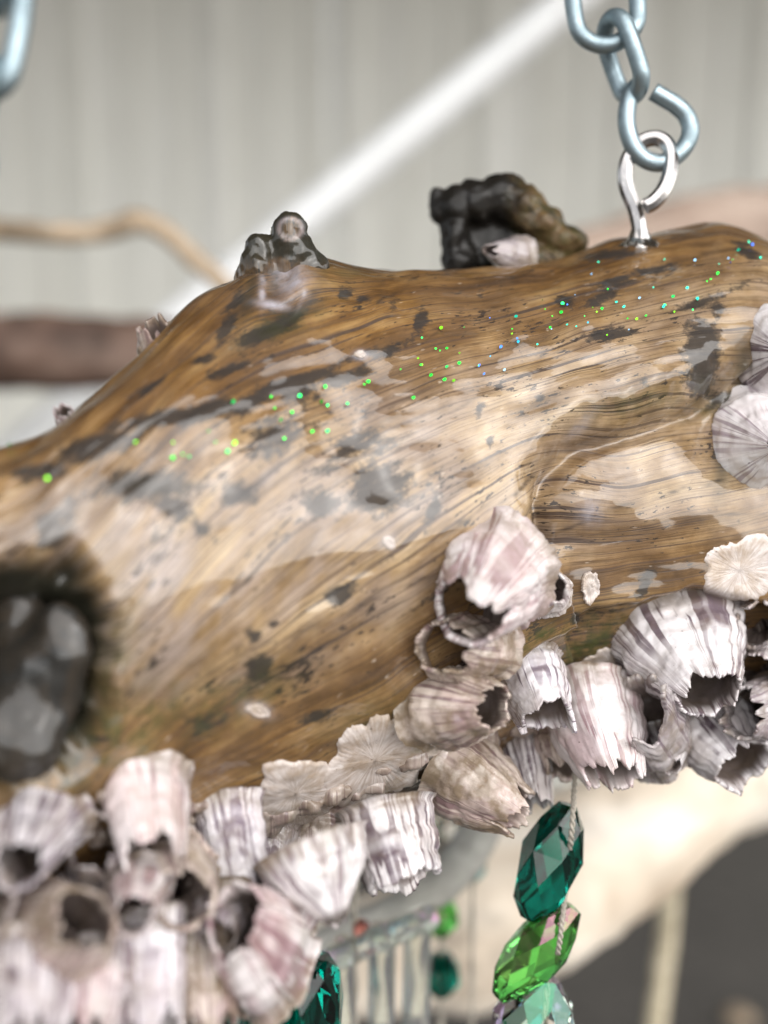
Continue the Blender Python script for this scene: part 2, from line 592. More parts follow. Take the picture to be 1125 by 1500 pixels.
# the porch roof that the resin mirrors above the sky: its eave ends behind the camera
M = Mat('roof_soffit')
rp = M.pos()
r1 = M.noise(M.vmath('MULTIPLY', rp, (4, 30, 4)), 1, 4, 0.6)
M.p(Base_Color=M.ramp(r1, [(0.3, (0.16, 0.13, 0.10)), (0.7, (0.26, 0.22, 0.18))]), Roughness=0.8)
v, f = [], []
EAVE_Y, EAVE_Z, RIDGE_Z = -0.22, 2.35, 2.95
for x in (-4, 4):
    v += [(x, EAVE_Y, EAVE_Z), (x, WALL_Y - 0.04, RIDGE_Z), (x, WALL_Y - 0.04, RIDGE_Z + 0.10), (x, EAVE_Y, EAVE_Z + 0.16)]
f = [(0, 1, 5, 4), (1, 2, 6, 5), (2, 3, 7, 6), (3, 0, 4, 7), (0, 3, 2, 1), (4, 5, 6, 7)]
o = mesh_obj('porch_roof', v, f, M.m, smooth_shade=False)
tag(o, kind='structure')

# ------------------------------------------------------------------ the driftwood log
TOP = [(-400, 690), (-260, 672), (-100, 660), (0, 648), (60, 638), (100, 622), (140, 590), (200, 530), (260, 470), (300, 436), (340, 418), (400, 408),
       (480, 386), (560, 386), (700, 389), (770, 383), (850, 362), (930, 345), (1000, 333), (1060, 329), (1095, 343), (1125, 362), (1200, 385), (1320, 380), (1500, 400)]
BOT = [(-400, 1420), (-260, 1400), (0, 1350), (150, 1310), (300, 1255), (450, 1220), (600, 1180), (700, 1130), (800, 1075), (950, 1040), (1125, 1040), (1300, 1050), (1500, 1040)]
DFR = [(-400, 0.122), (-260, 0.132), (0, 0.148), (300, 0.168), (600, 0.188), (900, 0.202), (1125, 0.211), (1500, 0.226)]
HALF = [(-400, 0.027), (0, 0.030), (400, 0.032), (800, 0.032), (1500, 0.030)]
LEAN = [(-400, 0.002), (0, 0.003), (200, 0.006), (450, 0.011), (700, 0.010), (900, 0.007), (1125, 0.004), (1500, 0.003)]


def dfront(px):
    return float(interp(px, DFR))


NU, NF, NB = 720, 330, 90
upx = np.linspace(-330, 1420, NU)
th = np.concatenate([np.linspace(-PI / 2 - 0.25, PI / 2 + 0.25, NF, endpoint=False), np.linspace(PI / 2 + 0.25, 1.5 * PI - 0.25, NB, endpoint=False)])
NT = NF + NB
top, bot, dfr, half, lean = (interp(upx, q)[:, None] for q in (TOP, BOT, DFR, HALF, LEAN))
dc = dfr + half
a_half = (bot - top) / 2 * K * dc
mid = (top + bot) / 2
ct, st_ = np.cos(th)[None, :], np.sin(th)[None, :]
e = 2 / 2.25
hh = np.sign(st_) * np.abs(st_) ** e               # -1 bottom .. 1 top
ff = np.sign(ct) * np.abs(ct) ** e                 # 1 front .. -1 back
C0 = at_n(upx[:, None] + 0 * hh, mid + 0 * hh, dc + 0 * hh)
P0 = C0 + UPn * (a_half * hh)[..., None] - FWDn * (half * ff)[..., None] + FWDn * (lean * np.maximum(hh, 0) ** 1.2 + 0.010 * np.maximum(-hh, 0) ** 1.3)[..., None]


def normals(P):
    du = np.gradient(P, axis=0)
    dv = np.roll(P, -1, 1) - np.roll(P, 1, 1)
    n = np.cross(du, dv)
    n /= np.linalg.norm(n, axis=-1, keepdims=True) + 1e-12
    out = P - C0
    s = np.sign((n * out).sum(-1, keepdims=True))
    return n * np.where(s == 0, 1, s)


N0 = normals(P0)
PX, PY, PD = project(P0)
FRONT = smooth(-0.25, 0.25, -(N0 * ((P0 - CAMn) / np.linalg.norm(P0 - CAMn, axis=-1, keepdims=True))).sum(-1))
PXU = PD * K                                        # metres per photo pixel at each vertex


def sdist(px, py, poly):
    """distance in pixels to a polyline, signed by side, and position along it"""
    best = np.full(px.shape, 1e9)
    sgn = np.ones(px.shape)
    for (x0, y0), (x1, y1) in zip(poly[:-1], poly[1:]):
        dx, dy = x1 - x0, y1 - y0
        L2 = dx * dx + dy * dy
        t = np.clip(((px - x0) * dx + (py - y0) * dy) / L2, 0, 1)
        d = np.hypot(px - x0 - t * dx, py - y0 - t * dy)
        s = np.sign((px - x0) * dy - (py - y0) * dx)
        m = d < best
        best = np.where(m, d, best)
        sgn = np.where(m, s, sgn)
    return best, sgn


def ell(px, py, cx, cy, rx, ry, ang=0):
    c, s = math.cos(math.radians(ang)), math.sin(math.radians(ang))
    x, y = px - cx, py - cy
    return np.sqrt(((x * c + y * s) / rx) ** 2 + ((-x * s + y * c) / ry) ** 2)


disp = np.zeros_like(PX)
# rolling unevenness along the grain
cyl = np.stack([upx[:, None] / 150 + 0 * hh, 1.6 * ct + 0 * PX, 1.6 * st_ + 0 * PX], -1)
disp += 0.0026 * fbm(cyl, 11, 3)
cyl2 = np.stack([upx[:, None] / 90 + 0 * hh, 6 * ct + 0 * PX, 6 * st_ + 0 * PX], -1)
disp += 0.0007 * fbm(cyl2, 21, 3)
cyl3 = np.stack([upx[:, None] / 120 + 0 * hh, 26 * ct + 0 * PX, 26 * st_ + 0 * PX], -1)
disp += 0.00022 * fbm(cyl3, 31, 3)
PXW = PX + 10 * fbm(np.stack([PX / 60, PY / 60, 0 * PX], -1), 41, 3)
nzp = fbm(np.stack([PX / 30, PY / 30, 0 * PX + 2], -1), 47, 4)
PYW = PY + 10 * fbm(np.stack([PX / 60, PY / 60, 0 * PX + 5], -1), 42, 3)
# the step in the middle right: everything below and right of the line lies deeper
STEP = [(1075, 560), (1040, 588), (990, 606), (930, 628), (880, 640), (842, 668), (820, 700), (813, 750), (822, 800)]
d_, s_ = sdist(PXW, PYW, STEP)
inside = smooth(0, 22, d_ * s_ * -1)
if True:
    probe = sdist(np.array([[930.0]]), np.array([[720.0]]), STEP)[1][0, 0]
    inside = smooth(-62, 10, d_ * s_ * probe + 10 * nzp)
    disp += FRONT * (-0.0062 * inside * np.exp(-(d_ / 170) ** 1.6) + 0.0008 * (1 - inside) * np.exp(-(d_ / 90) ** 2))
disp += FRONT * (-0.0024 * np.exp(-((d_ + 3 * nzp) / 13) ** 2))
step_in = inside * np.exp(-(d_ / 60) ** 2)
# the lip above the right cluster, and the wood tucked under it
LIP = [(740, 985), (780, 948), (830, 918), (880, 902), (940, 890), (985, 868), (1040, 862), (1130, 880), (1300, 890)]
d_, s_ = sdist(PXW, PYW, LIP)
probe = sdist(np.array([[870.0]]), np.array([[960.0]]), LIP)[1][0, 0]
under = smooth(-3, 30, d_ * s_ * probe)
disp += FRONT * (-0.0042 * under * np.exp(-(d_ / 200) ** 2) + 0.0012 * (1 - under) * np.exp(-(d_ / 28) ** 2))
lip_in = under * np.exp(-(d_ / 90) ** 2)
# the hollow on the left
PXH = PX + 55 * fbm(np.stack([PX / 110, PY / 110, 0 * PX], -1), 43, 3)
PYH = PY + 45 * fbm(np.stack([PX / 110, PY / 110, 0 * PX + 9], -1), 44, 3)
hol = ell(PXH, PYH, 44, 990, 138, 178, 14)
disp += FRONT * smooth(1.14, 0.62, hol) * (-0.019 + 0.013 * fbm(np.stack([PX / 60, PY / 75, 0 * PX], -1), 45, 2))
# small lumps and dents
for (x, y, r, h) in ((1112, 642, 92, -0.0034), (1140, 520, 72, -0.0030), (560, 690, 60, -0.0006), (230, 770, 60, 0.0009), (415, 470, 40, -0.0016), (690, 880, 120, 0.0012),
                     (980, 560, 50, 0.0012), (640, 720, 70, 0.0008), (390, 1010, 60, -0.0010), (850, 590, 50, 0.0008), (540, 980, 80, 0.0010), (865, 735, 38, 0.0016), (960, 700, 60, -0.0008)):
    disp += FRONT * h * np.exp(-(np.hypot(PXW - x, PYW - y) / r) ** 2 * 1.3)
P1 = P0 + N0 * disp[..., None]
# the knobbed swelling on the top edge: the wood is drawn up towards the two stubs
iu = int(np.argmin(abs(upx - 425)))
itop = int(np.argmin(abs(PY[iu, :NF] - 440)))
KC = P1[iu, itop].copy()
px1, py1, pd1 = project(P1)


def pull(P, px, py, cx, cy, rx, ry, vec, w=FRONT):
    g = np.exp(-(((px - cx) / rx) ** 2 + ((py - cy) / ry) ** 2))
    return P + (g * w)[..., None] * np.array(vec)


up3 = lambda a, b, c: RGn * a + UPn * b - FWDn * c
P1 = pull(P1, px1, py1, 418, 412, 78, 56, up3(-0.0004, 0.0050, 0.0024))
P1 = P1 + (smooth(1.0, 0.2, ell(px1, py1, 412, 432, 34, 30, -30)) * FRONT)[..., None] * up3(0, -0.0004, -0.0018)
dface = ell(px1, py1, 412, 425, 36, 34, -35)
# depth needs the ends closed
N1 = normals(P1)
PX, PY, PD = project(P1)

# --- colour attributes of the wood, with some sheen and shade painted in
nz = fbm(np.stack([PX / 45, PY / 45, 0 * PX], -1), 51, 4)
stain_shade = np.zeros_like(PX)
for (x, y, rx, ry, a, s) in (
        (400, 482, 62, 13, -28, 1.0), (332, 480, 11, 28, 25, .9), (345, 440, 10, 30, 30, .7), (300, 527, 22, 7, -10, .9), (120, 665, 45, 20, -5, .75), (250, 612, 95, 13, -10, .95),
        (150, 650, 70, 15, -10, 1.0), (310, 602, 70, 13, -14, 1.0), (425, 560, 70, 12, -14, 1.0), (60, 690, 40, 12, -5, .9), (330, 545, 40, 8, -20, .8), (215, 570, 40, 7, -30, .7), (255, 745, 36, 18, 25, 1.0), (75, 775, 24, 30, 0, 1.0), (35, 700, 18, 14, 0, .6), (210, 712, 66, 24, 0, 1.0), (360, 590, 40, 13, -20, .9), (440, 577, 34, 16, -20, .9), (500, 553, 60, 13, -10, .8),  # the broad blot left of centre is a dark resin reflection, painted in
        (400, 640, 50, 42, 0, .7), (345, 725, 30, 18, 0, .85), (465, 735, 28, 24, 0, .9), (558, 715, 44, 40, -30, 1.05), (530, 655, 55, 26, -10, .7), (500, 870, 26, 15, -20, 1.0),
        (632, 750, 8, 24, 20, .9), (380, 980, 20, 26, 0, .9), (372, 930, 12, 10, 0, .8), (616, 470, 10, 20, 15, 1.0), (506, 430, 12, 10, 0, .9), (530, 437, 14, 6, 0, .9),
        (575, 448, 10, 12, 30, .7), (540, 520, 70, 9, -12, .6), (880, 437, 26, 9, -25, .9), (893, 490, 40, 9, -4, .95), (825, 440, 16, 10, 20, .9), (905, 412, 40, 8, -6, .8),
        (960, 395, 40, 7, -10, .75), (1028, 522, 26, 52, 0, 1.1), (1050, 455, 10, 14, 0, .8), (1060, 585, 34, 12, -20, .9), (1035, 440, 60, 8, -20, .7), (945, 560, 8, 10, 0, .7),
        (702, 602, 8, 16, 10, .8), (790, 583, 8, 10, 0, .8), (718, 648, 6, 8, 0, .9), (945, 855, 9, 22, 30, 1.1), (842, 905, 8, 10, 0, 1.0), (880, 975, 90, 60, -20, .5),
        (740, 362, 40, 8, 0, .5), (900, 372, 60, 8, -6, .8), (1095, 368, 24, 10, 30, .9), (690, 800, 14, 12, 0, .5), (460, 1050, 40, 12, -15, .7), (300, 1060, 40, 16, -20, .6),
        (565, 790, 8, 7, 0, .7), (400, 915, 9, 6, 0, .8), (640, 870, 40, 8, -30, .6), (100, 760, 14, 50, 10, .6), (620, 640, 20, 6, -30, .5), (470, 690, 40, 10, -10, .55), (290, 770, 30, 8, 40, .8)):
    stain_shade = np.maximum(stain_shade, s * np.exp(-(ell(PX, PY, x, y, rx, ry, a) ** 2) * 0.9))
stain_shade = stain_shade * FRONT * 1.05
tone = smooth(-0.16, 0.22, (PY - np.interp(PX, [-400, 0, 200, 400, 600, 900, 1125, 1500], [740, 715, 660, 610, 535, 440, 350, 330])) / 500 + 0.12 * nz)  # paler below the sheen edge: part wood colour, part painted sheen
# golden again along the belly: its darker reflection is put into the colour
belly = smooth(-40, 70, PY - np.interp(PX, [-400, 0, 200, 400, 600, 700, 800, 1000, 1500], [980, 980, 1000, 970, 880, 800, 780, 740, 740]) + 40 * nz)
tone = tone * (1 - 0.75 * belly)
grey = smooth(0.2, 0.9, tone) * (0.25 + 0.5 * np.exp(-(ell(PX, PY, 400, 790, 300, 170, -18) ** 2)) + 0.6 * np.exp(-(ell(PX, PY, 210, 860, 110, 130) ** 2)))
green = np.zeros_like(PX)
for (x, y, rx, ry, a, s) in ((790, 935, 60, 12, -30, 1.0), (870, 950, 90, 50, -15, .9), (420, 470, 60, 20, -20, .5), (170, 1080, 120, 60, -30, .9), (500, 400, 60, 14, 0, .35), (470, 345, 30, 30, 0, .5),
                             (640, 1160, 70, 30, -10, .9), (330, 1030, 110, 40, -20, .55), (160, 1000, 40, 120, 0, .7), (1060, 590, 60, 20, -20, .5), (560, 1060, 90, 40, -20, .5), (930, 590, 120, 20, -12, .45)):  # entries along the step paint its crease shade into the wood
    green = np.maximum(green, s * np.exp(-(ell(PX, PY, x, y, rx, ry, a) ** 2)))
green *= FRONT
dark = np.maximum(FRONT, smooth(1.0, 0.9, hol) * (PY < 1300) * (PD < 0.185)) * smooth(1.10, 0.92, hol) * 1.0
for (x, y, rx, ry, a, s) in ((1062, 660, 12, 70, 8, .8), (1090, 540, 16, 50, 0, .8), (225, 712, 60, 14, 0, .5), (375, 372, 20, 26, 20, .6), (366, 430, 14, 50, 15, .75), (404, 412, 10, 26, 20, .7), (455, 440, 8, 30, 30, .5), (400, 478, 60, 12, -28, .6), (470, 375, 20, 12, 20, .5), (425, 376, 34, 12, 0, .8)):  # the wide flat entry repeats the painted dark resin reflection
    dark = np.maximum(dark, FRONT * s * np.exp(-(ell(PX, PY, x, y, rx, ry, a) ** 2)))
white = np.zeros_like(PX)
for (x, y, rx, ry, a, s) in ((428, 408, 24, 30, -25, .8), (402, 447, 24, 6, 8, .95), (384, 425, 5, 22, 0, .8), (445, 432, 5, 20, 25, .6), 
                             (868, 745, 18, 26, 30, .55), (528, 520, 10, 6, 0, .9), (378, 1040, 20, 9, 15, 1.0), (830, 1000, 14, 20, 0, .3), (850, 625, 8, 30, 40, .45), (570, 795, 12, 9, 0, .7)):
    white = np.maximum(white, s * np.exp(-(ell(PX, PY, x, y, rx, ry, a) ** 2)))
white *= FRONT
crack = np.zeros_like(PX)
for poly, wdt, s in (([(300, 985), (380, 945), (470, 905), (560, 862), (625, 838)], 3.2, .75), ([(802, 812), (850, 782), (912, 750), (970, 732), (1030, 720), (1125, 700)], 2.6, .9),
                     ([(880, 792), (960, 775), (1040, 765), (1130, 752)], 2.2, .7), ([(740, 990), (775, 955), (830, 922), (880, 905)], 4, .6), ([(545, 455), (580, 425), (605, 395)], 2.2, .8),
                     ([(560, 660), (620, 622), (680, 592), (720, 560)], 2.4, .5), ([(640, 775), (700, 752), (760, 715), (800, 690)], 3.2, .8), ([(590, 810), (640, 780), (690, 770)], 2.5, .6),
                     ([(1045, 560), (1000, 600), (930, 630)], 2.5, .6), ([(470, 560), (560, 535), (640, 480)], 2, .4),
                     ([(250, 780), (340, 760), (440, 740), (520, 715)], 2.2, .4), ([(690, 770), (790, 735), (850, 660)], 2.0, .3)):
    d_, s_ = sdist(PXW - 4, PYW, poly)
    crack = np.maximum(crack, s * np.exp(-(d_ / wdt) ** 2) * (0.55 + 0.45 * np.sin(PX / 9 + PY / 13)))
crack *= FRONT

su = np.cumsum(np.concatenate([[0], np.linalg.norm(np.diff(C0[:, 0], axis=0), axis=-1)]))
# the grain sweeps round the knob and the step
gt = th[None, :] * 0.036 - 0.16 * su[:, None] + 0 * PX
gt = gt + FRONT * (0.0045 * np.exp(-(ell(PX, PY, 410, 430, 120, 110) ** 2)) * np.tanh((PX - 410) / 80) + 0.004 * np.exp(-(ell(PX, PY, 860, 690, 130, 110) ** 2)) * np.tanh((PX - 850) / 90)
                   + 0.004 * np.exp(-(ell(PX, PY, 1110, 600, 110, 150) ** 2)) + 0.003 * np.sin(PX / 170 + 1))
grain = np.stack([su[:, None] + 0 * PX, gt, 0 * PX], -1)

LOG_BASE = at(562, 1170, dfront(562) + 0.03)
log = empty('driftwood_log', LOG_BASE, 'resin coated brown driftwood log crusted with barnacles, hanging from a chain', 'driftwood')
V = P1.reshape(-1, 3)
F = grid_faces(NU, NT, wrap_v=True)
cap0 = P1[0].mean(0)
cap1 = P1[-1].mean(0)
Vall = np.vstack([V, cap0, cap1])
att = {}
for k, a in (('tone', tone), ('stain_shade', stain_shade), ('grey', grey), ('green', green), ('dark', dark), ('white', white), ('crack', crack)):
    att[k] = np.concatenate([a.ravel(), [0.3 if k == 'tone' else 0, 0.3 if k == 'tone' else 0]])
att['grain'] = np.vstack([grain.reshape(-1, 3), [[0, 0, 0], [0.3, 0, 0]]])
ii = np.arange(NT)
c0 = np.stack([np.full(NT, NU * NT), ii, (ii + 1) % NT, (ii + 1) % NT], -1)
c1 = np.stack([np.full(NT, NU * NT + 1), (NU - 1) * NT + (ii + 1) % NT, (NU - 1) * NT + ii, (NU - 1) * NT + ii], -1)
# end caps as degenerate-free triangles joined in a second mesh pass: build as quads on a mid ring
mid0 = (P1[0] + cap0) / 2
mid1 = (P1[-1] + cap1) / 2
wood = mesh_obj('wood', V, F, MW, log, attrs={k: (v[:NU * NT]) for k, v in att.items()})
for nm, ring, c in (('sawn_end', P1[0], cap0), ('sawn_end', P1[-1], cap1)):
    vv = np.vstack([ring[::6], [c]])
    n = len(vv) - 1
    ends = mesh_obj(nm, vv, [(i, (i + 1) % n, n) for i in range(n)], MW, log, attrs={'grain': vv * 1.0, 'tone': np.full(n + 1, 0.4)})
BVH = BVHTree.FromPolygons([tuple(v) for v in V[:]], [tuple(f) for f in F])


def hit(px, py):
    d = (at(px, py, 1.0) - CAM).normalized()
    loc, nor, idx, dist = BVH.ray_cast(CAM, d)
    if loc is None:
        return None, None
    if nor.dot(d) > 0:
        nor = -nor
    return loc, nor


def depth_of(p):
    return (p - CAM).dot(FWD)


# ------------------------------------------------------------------ barnacles
def barnacle(base, tip, rb, rt, kind='white', label=None, seed=0, ribs=22, rib=0.05, jag=0.16, lip=None, bulge=0.12, bend=(0, 0), wall=0.2, plates=6, squash=1.0, tipdark=0.0, name='barnacle', deep=0.8, anchor=True, push=0):
    """base / tip: (px, py, mm beyond the log's front line); rb / rt: radii in photo pixels"""
    r = np.random.default_rng(seed + 100)
    db = dfront(base[0]) + base[2] / 1000
    dt = dfront(tip[0]) + tip[2] / 1000
    hp, hn = hit(base[0], base[1]) if anchor else (None, None)
    if hp is not None:
        shift = depth_of(hp) + 0.0025 - db - push / 1000
        db, dt = db + shift, dt + shift
    B, Tp = np.array(at(base[0], base[1], db)), np.array(at(tip[0], tip[1], dt))
    rb, rt = rb * K * db, rt * K * dt
    ax = Tp - B
    H = np.linalg.norm(ax)
    ax /= H
    e1 = np.cross(ax, UPn if abs(ax @ UPn) < 0.9 else FWDn)
    e1 /= np.linalg.norm(e1)
    e2 = np.cross(ax, e1)
    NP, NO, NI = 150, 32, 14
    ph = np.arange(NP) / NP * 2 * PI
    # ribs of uneven width; sutures between the plates
    warp = ph + 0.28 * np.sin(ph * 2 + r.random() * 6) + 0.12 * np.sin(ph * 5 + r.random() * 6) + 0.05 * np.sin(ph * 9 + r.random() * 6)
    ridge = (np.abs(np.sin(warp * ribs / 2 + r.random() * 6)) ** 0.8 - 0.6) * (0.55 + 0.6 * fbm(np.stack([np.cos(ph) * 2, np.sin(ph) * 2, 0 * ph + 3 + seed], -1), seed, 2))
    pl = warp * plates / (2 * PI) + r.random()
    suture = -np.exp(-((pl - np.round(pl)) / 0.06) ** 2)
    irregular = 0.10 * np.sin(ph * 2 + r.random() * 6) + 0.06 * np.sin(ph * 3 + r.random() * 6) + 0.03 * np.sin(ph * 7 + r.random() * 6)
    saw = np.abs((pl % 1.0) - 0.5) * 2                     # 0 mid plate .. 1 suture
    cph = np.stack([np.cos(ph), np.sin(ph), 0 * ph + seed], -1)
    rimh = 1 + jag * 0.7 * (0.5 - (0.5 + 0.5 * np.cos(2 * PI * pl)) ** 2) + jag * 0.9 * fbm(cph * 1.7, seed, 2) + 0.07 * fbm(cph * 9, seed + 5, 3)
    if lip:
        # lip = (direction in the picture in degrees, 0 = right, 90 = up; amount; width)
        for (ang, amt, wid) in (lip if isinstance(lip[0], (tuple, list)) else [lip]):
            dirv = RGn * math.cos(math.radians(ang)) + UPn * math.sin(math.radians(ang))
            a0 = math.atan2(dirv @ e2, dirv @ e1)
            dd = np.angle(np.exp(1j * (ph - a0)))
            rimh = rimh + amt * np.exp(-(dd / wid) ** 2)
    rows, uvh, inner, tipa = [], [], [], []
    bx, by = bend
    for i in range(NO):
        t = i / (NO - 1)
        h = t * rimh
        rad = (rb + (rt - rb) * h ** 0.85) * (1 + bulge * np.sin(PI * np.clip(h, 0, 1)) )
        rad = rad * (1 + irregular * (1 - 0.4 * t)) * (1 + rib * (ridge * 0.55 + 0.8 * suture) * (1 - 0.72 * t ** 1.5))
        rad = rad * (1 + 0.02 * math.sin(t * 17 + seed) + 0.012 * math.sin(t * 37 + seed * 2))
        rad = np.maximum(rad, rt * 0.25)
        if t < 0.12:
            rad = rad * (1 + 0.18 * (1 - t / 0.12) ** 2 * (0.6 + 0.8 * np.abs(ridge)))
        cen = B + ax * 0
        off = (h ** 2)[:, None] * (RGn * bx + UPn * by) * K * db
        pts = B + ax * (h * H)[:, None] + off + (e1 * (rad * np.cos(ph))[:, None] + e2 * (rad * np.sin(ph) * squash)[:, None])
        rows.append(pts)
        uvh.append(h)
        inner.append(np.zeros(NP))
        tipa.append(tipdark * smooth(0.82, 0.95, h))
    rim = rows[-1]
    cR = rim.mean(0)
    for i in range(NI):
        t = (i / (NI - 1)) ** 1.3
        h = rimh * 0.995 - deep * t * rimh
        base_r = (rb + (rt - rb) * np.clip(h, 0, 1.2) ** 0.85) * (1 + bulge * np.sin(PI * np.clip(h, 0, 1)))
        rad = base_r * (1 - wall * min(1, 0.55 + t * 4)) * (1 + irregular * (1 - 0.4 * (1 - t))) * (1 + 0.3 * rib * ridge)
        rad = np.maximum(np.minimum(rad, rt * 1.35), rt * 0.2)
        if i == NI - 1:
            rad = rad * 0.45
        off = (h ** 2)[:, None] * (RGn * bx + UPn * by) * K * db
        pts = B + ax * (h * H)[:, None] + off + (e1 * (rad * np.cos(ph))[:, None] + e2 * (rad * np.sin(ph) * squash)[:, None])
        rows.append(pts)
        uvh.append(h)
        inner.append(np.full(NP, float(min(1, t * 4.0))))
        tipa.append(np.zeros(NP))
    n = len(rows)
    Vv = np.concatenate(rows)
    sc = rb * 0.05
    nn = fbm(Vv * 260, seed, 4)
    dirs = Vv - (B + np.outer((Vv - B) @ ax, ax))
    dirs /= np.linalg.norm(dirs, axis=1, keepdims=True) + 1e-9
    Vv = Vv + dirs * (nn * sc + rb * 0.028 * fbm(Vv * 1100, seed + 9, 3))[:, None]
    Ff = grid_faces(n, NP, wrap_v=True).tolist()
    Ff.append([(n - 1) * NP + k for k in range(NP)])
    Ff.append([NP - 1 - k for k in range(NP)])
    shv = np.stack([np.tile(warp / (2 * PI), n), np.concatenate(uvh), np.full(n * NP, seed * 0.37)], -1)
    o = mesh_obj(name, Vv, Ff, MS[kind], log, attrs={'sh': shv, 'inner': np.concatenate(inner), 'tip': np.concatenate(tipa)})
    if label:
        o['label'] = label
    return o


bn = barnacle
# the big broken one in the middle of the front and its small neighbour
bn((722, 845, 8), (690, 893, -6), 86, 58, 'pink', 'large pinkish barnacle on the front of the log with a gaping brown mouth', 1, ribs=14, lip=[(60, 0.42, 0.8), (195, -0.42, 0.8), (280, 0.1, .6)], jag=0.25, bulge=0.1)
bn((694, 950, 8), (648, 948, -2), 62, 40, 'brown', 'brownish broken barnacle joining the gaping one to the row below', 61, ribs=12, jag=0.3)
bn((788, 862, 6), (798, 858, -1), 42, 32, 'white', 'small white barnacle tucked beside the large gaping one', 2, ribs=12, rib=0.04, jag=0.25)
bn((636, 1030, 12), (722, 1036, -3), 66, 36, 'brown', 'mottled brown and grey barnacle lying on its side with dark mouth', 3, ribs=18, bulge=0.25, jag=0.12)
bn((768, 972, 13), (798, 1050, 5), 54, 42, 'lilac', 'white barnacle with faint lilac stripes below the large gaping one', 4, ribs=24, jag=0.16, lip=(-20, 0.25, 0.5))
bn((858, 1005, 15), (884, 1138, 1), 64, 42, 'pink', 'bright white barnacle with pink stripes and torn mouth above the cord', 5, ribs=12, bulge=0.22, bend=(14, 0), jag=0.13, rib=0.06, push=6)
bn((985, 925, 12), (1040, 1018, -6), 92, 46, 'striped', 'big fan ribbed lilac barnacle at the right of the lower row', 6, ribs=34, rib=0.05, bulge=0.16, jag=0.10)
bn((966, 1098, 24), (930, 1042, 8), 46, 56, 'grey', 'broken open barnacle cup with dark hollow inside', 7, ribs=20, jag=0.25, lip=[(-10, 0.35, 0.6), (150, -0.5, 0.8)], deep=0.85)
bn((976, 1080, 22), (984, 1122, 13), 34, 14, 'striped', 'small dark striped barnacle spike under the broken cup', 8, ribs=16)
bn((1034, 1058, 24), (1088, 1118, 12), 64, 46, 'striped', 'purple striped barnacle with a pointed lower rim', 9, ribs=20, jag=0.2, lip=(-110, 0.25, 0.5))
bn((1128, 1040, 16), (1088, 1048, 4), 46, 34, 'grey', 'grey barnacle with black triangular mouth behind the fan ribbed one', 10, ribs=14, jag=0.3)
bn((1118, 908, 13), (1112, 915, 1), 48, 34, 'grey', 'broken silvery barnacle with black hollow at the upper edge of the row', 11, ribs=14, jag=0.4)
bn((1128, 975, 14), (1112, 985, 0), 46, 30, 'white', 'small white barnacle beneath the broken silvery one', 12, ribs=14, jag=0.3)
bn((1170, 1070, 14), (1190, 1130, 6), 60, 40, 'lilac', None, 13)
bn((1190, 960, 12), (1220, 1010, 0), 70, 46, 'striped', None, 14)
bn((655, 1118, 17), (755, 1188, 5), 64, 40, 'brown', 'cream and brown barnacle with chipped mouth hanging over the beads', 15, ribs=12, bulge=0.2, jag=0.22, rib=0.07)
bn((768, 1078, 24), (788, 1176, 15), 36, 26, 'striped', 'thin upright striped barnacle plate beside the chipped brown one', 16, ribs=18, jag=0.2)
bn((560, 1182, 13), (590, 1292, 5), 66, 54, 'striped', 'neat barrel shaped barnacle with purple vertical stripes', 17, ribs=26, rib=0.045, bulge=0.06, jag=0.12)
bn((452, 1238, 2), (495, 1352, -6), 74, 13, 'white', 'plump white barnacle closing to a small dark tip', 18, ribs=10, rib=0.06, bulge=0.42, jag=0.06, tipdark=0.9)
bn((325, 1178, 6), (348, 1300, -4), 50, 44, 'lilac', 'white and lavender barnacle between the pink one and the plump white one', 19, ribs=12, rib=0.07, bulge=0.05, jag=0.2)
bn((212, 1140, 8), (226, 1255, -6), 62, 46, 'pink', 'pale lilac barnacle with brown mouth under the dark hollow', 20, ribs=10, rib=0.07, bulge=0.12, jag=0.2)
bn((398, 1408, 4), (345, 1346, -8), 66, 46, 'pink', 'rosy pink barnacle with dark open mouth above the teal crystal', 21, ribs=12, rib=0.09, bulge=0.2, jag=0.2, squash=1.1)
bn((432, 1285, 7), (425, 1380, 0), 44, 18, 'pink', 'small pink lobed barnacle pressed against the plump white one', 22, ribs=8, rib=0.09, bulge=0.35)
bn((385, 1420, 2), (385, 1482, -2), 56, 16, 'pink', 'pink barnacle spike pointing down towards the teal crystal', 23, ribs=9, rib=0.1, bulge=0.2)
bn((212, 1345, 6), (220, 1505, -3), 60, 50, 'lilac', 'tall ribbed barnacle with lilac stripes at the lower edge of the cluster', 24, ribs=12, rib=0.09, bulge=0.08, jag=0.2)
bn((296, 1350, 7), (306, 1496, 0), 54, 46, 'brown', 'tall ribbed cream barnacle next to the rosy pink one', 62, ribs=12, rib=0.09, bulge=0.08, jag=0.2)
bn((322, 1330, 5), (318, 1372, -3), 40, 28, 'grey', 'little grey barnacle above the tall ribbed cream one', 63, ribs=10, jag=0.2)
bn((205, 1300, 5), (196, 1340, -6), 46, 30, 'pink', 'little pink barnacle in the thick of the blurred cluster', 64, ribs=10, jag=0.2)
bn((92, 1300, 5), (84, 1320, -8), 44, 26, 'lilac', 'small lilac barnacle below the blurred white one', 65, ribs=10, jag=0.2)
bn((165, 1262, 8), (140, 1236, -8), 72, 42, 'grey', 'grey barnacle with wide shadowed mouth beside the pale lilac one', 25, ribs=10, jag=0.25, rib=0.06)  # grey and brown kinds in this blurred cluster stand in for its shade
bn((52, 1205, 10), (28, 1268, -6), 66, 40, 'lilac', 'blurred white barnacle below the dark hollow', 26, ribs=10, jag=0.2, rib=0.07)
bn((80, 1378, 6), (124, 1350, -8), 78, 46, 'brown', 'large blurred brownish barnacle with deep dark mouth', 27, ribs=12, jag=0.2, rib=0.07)
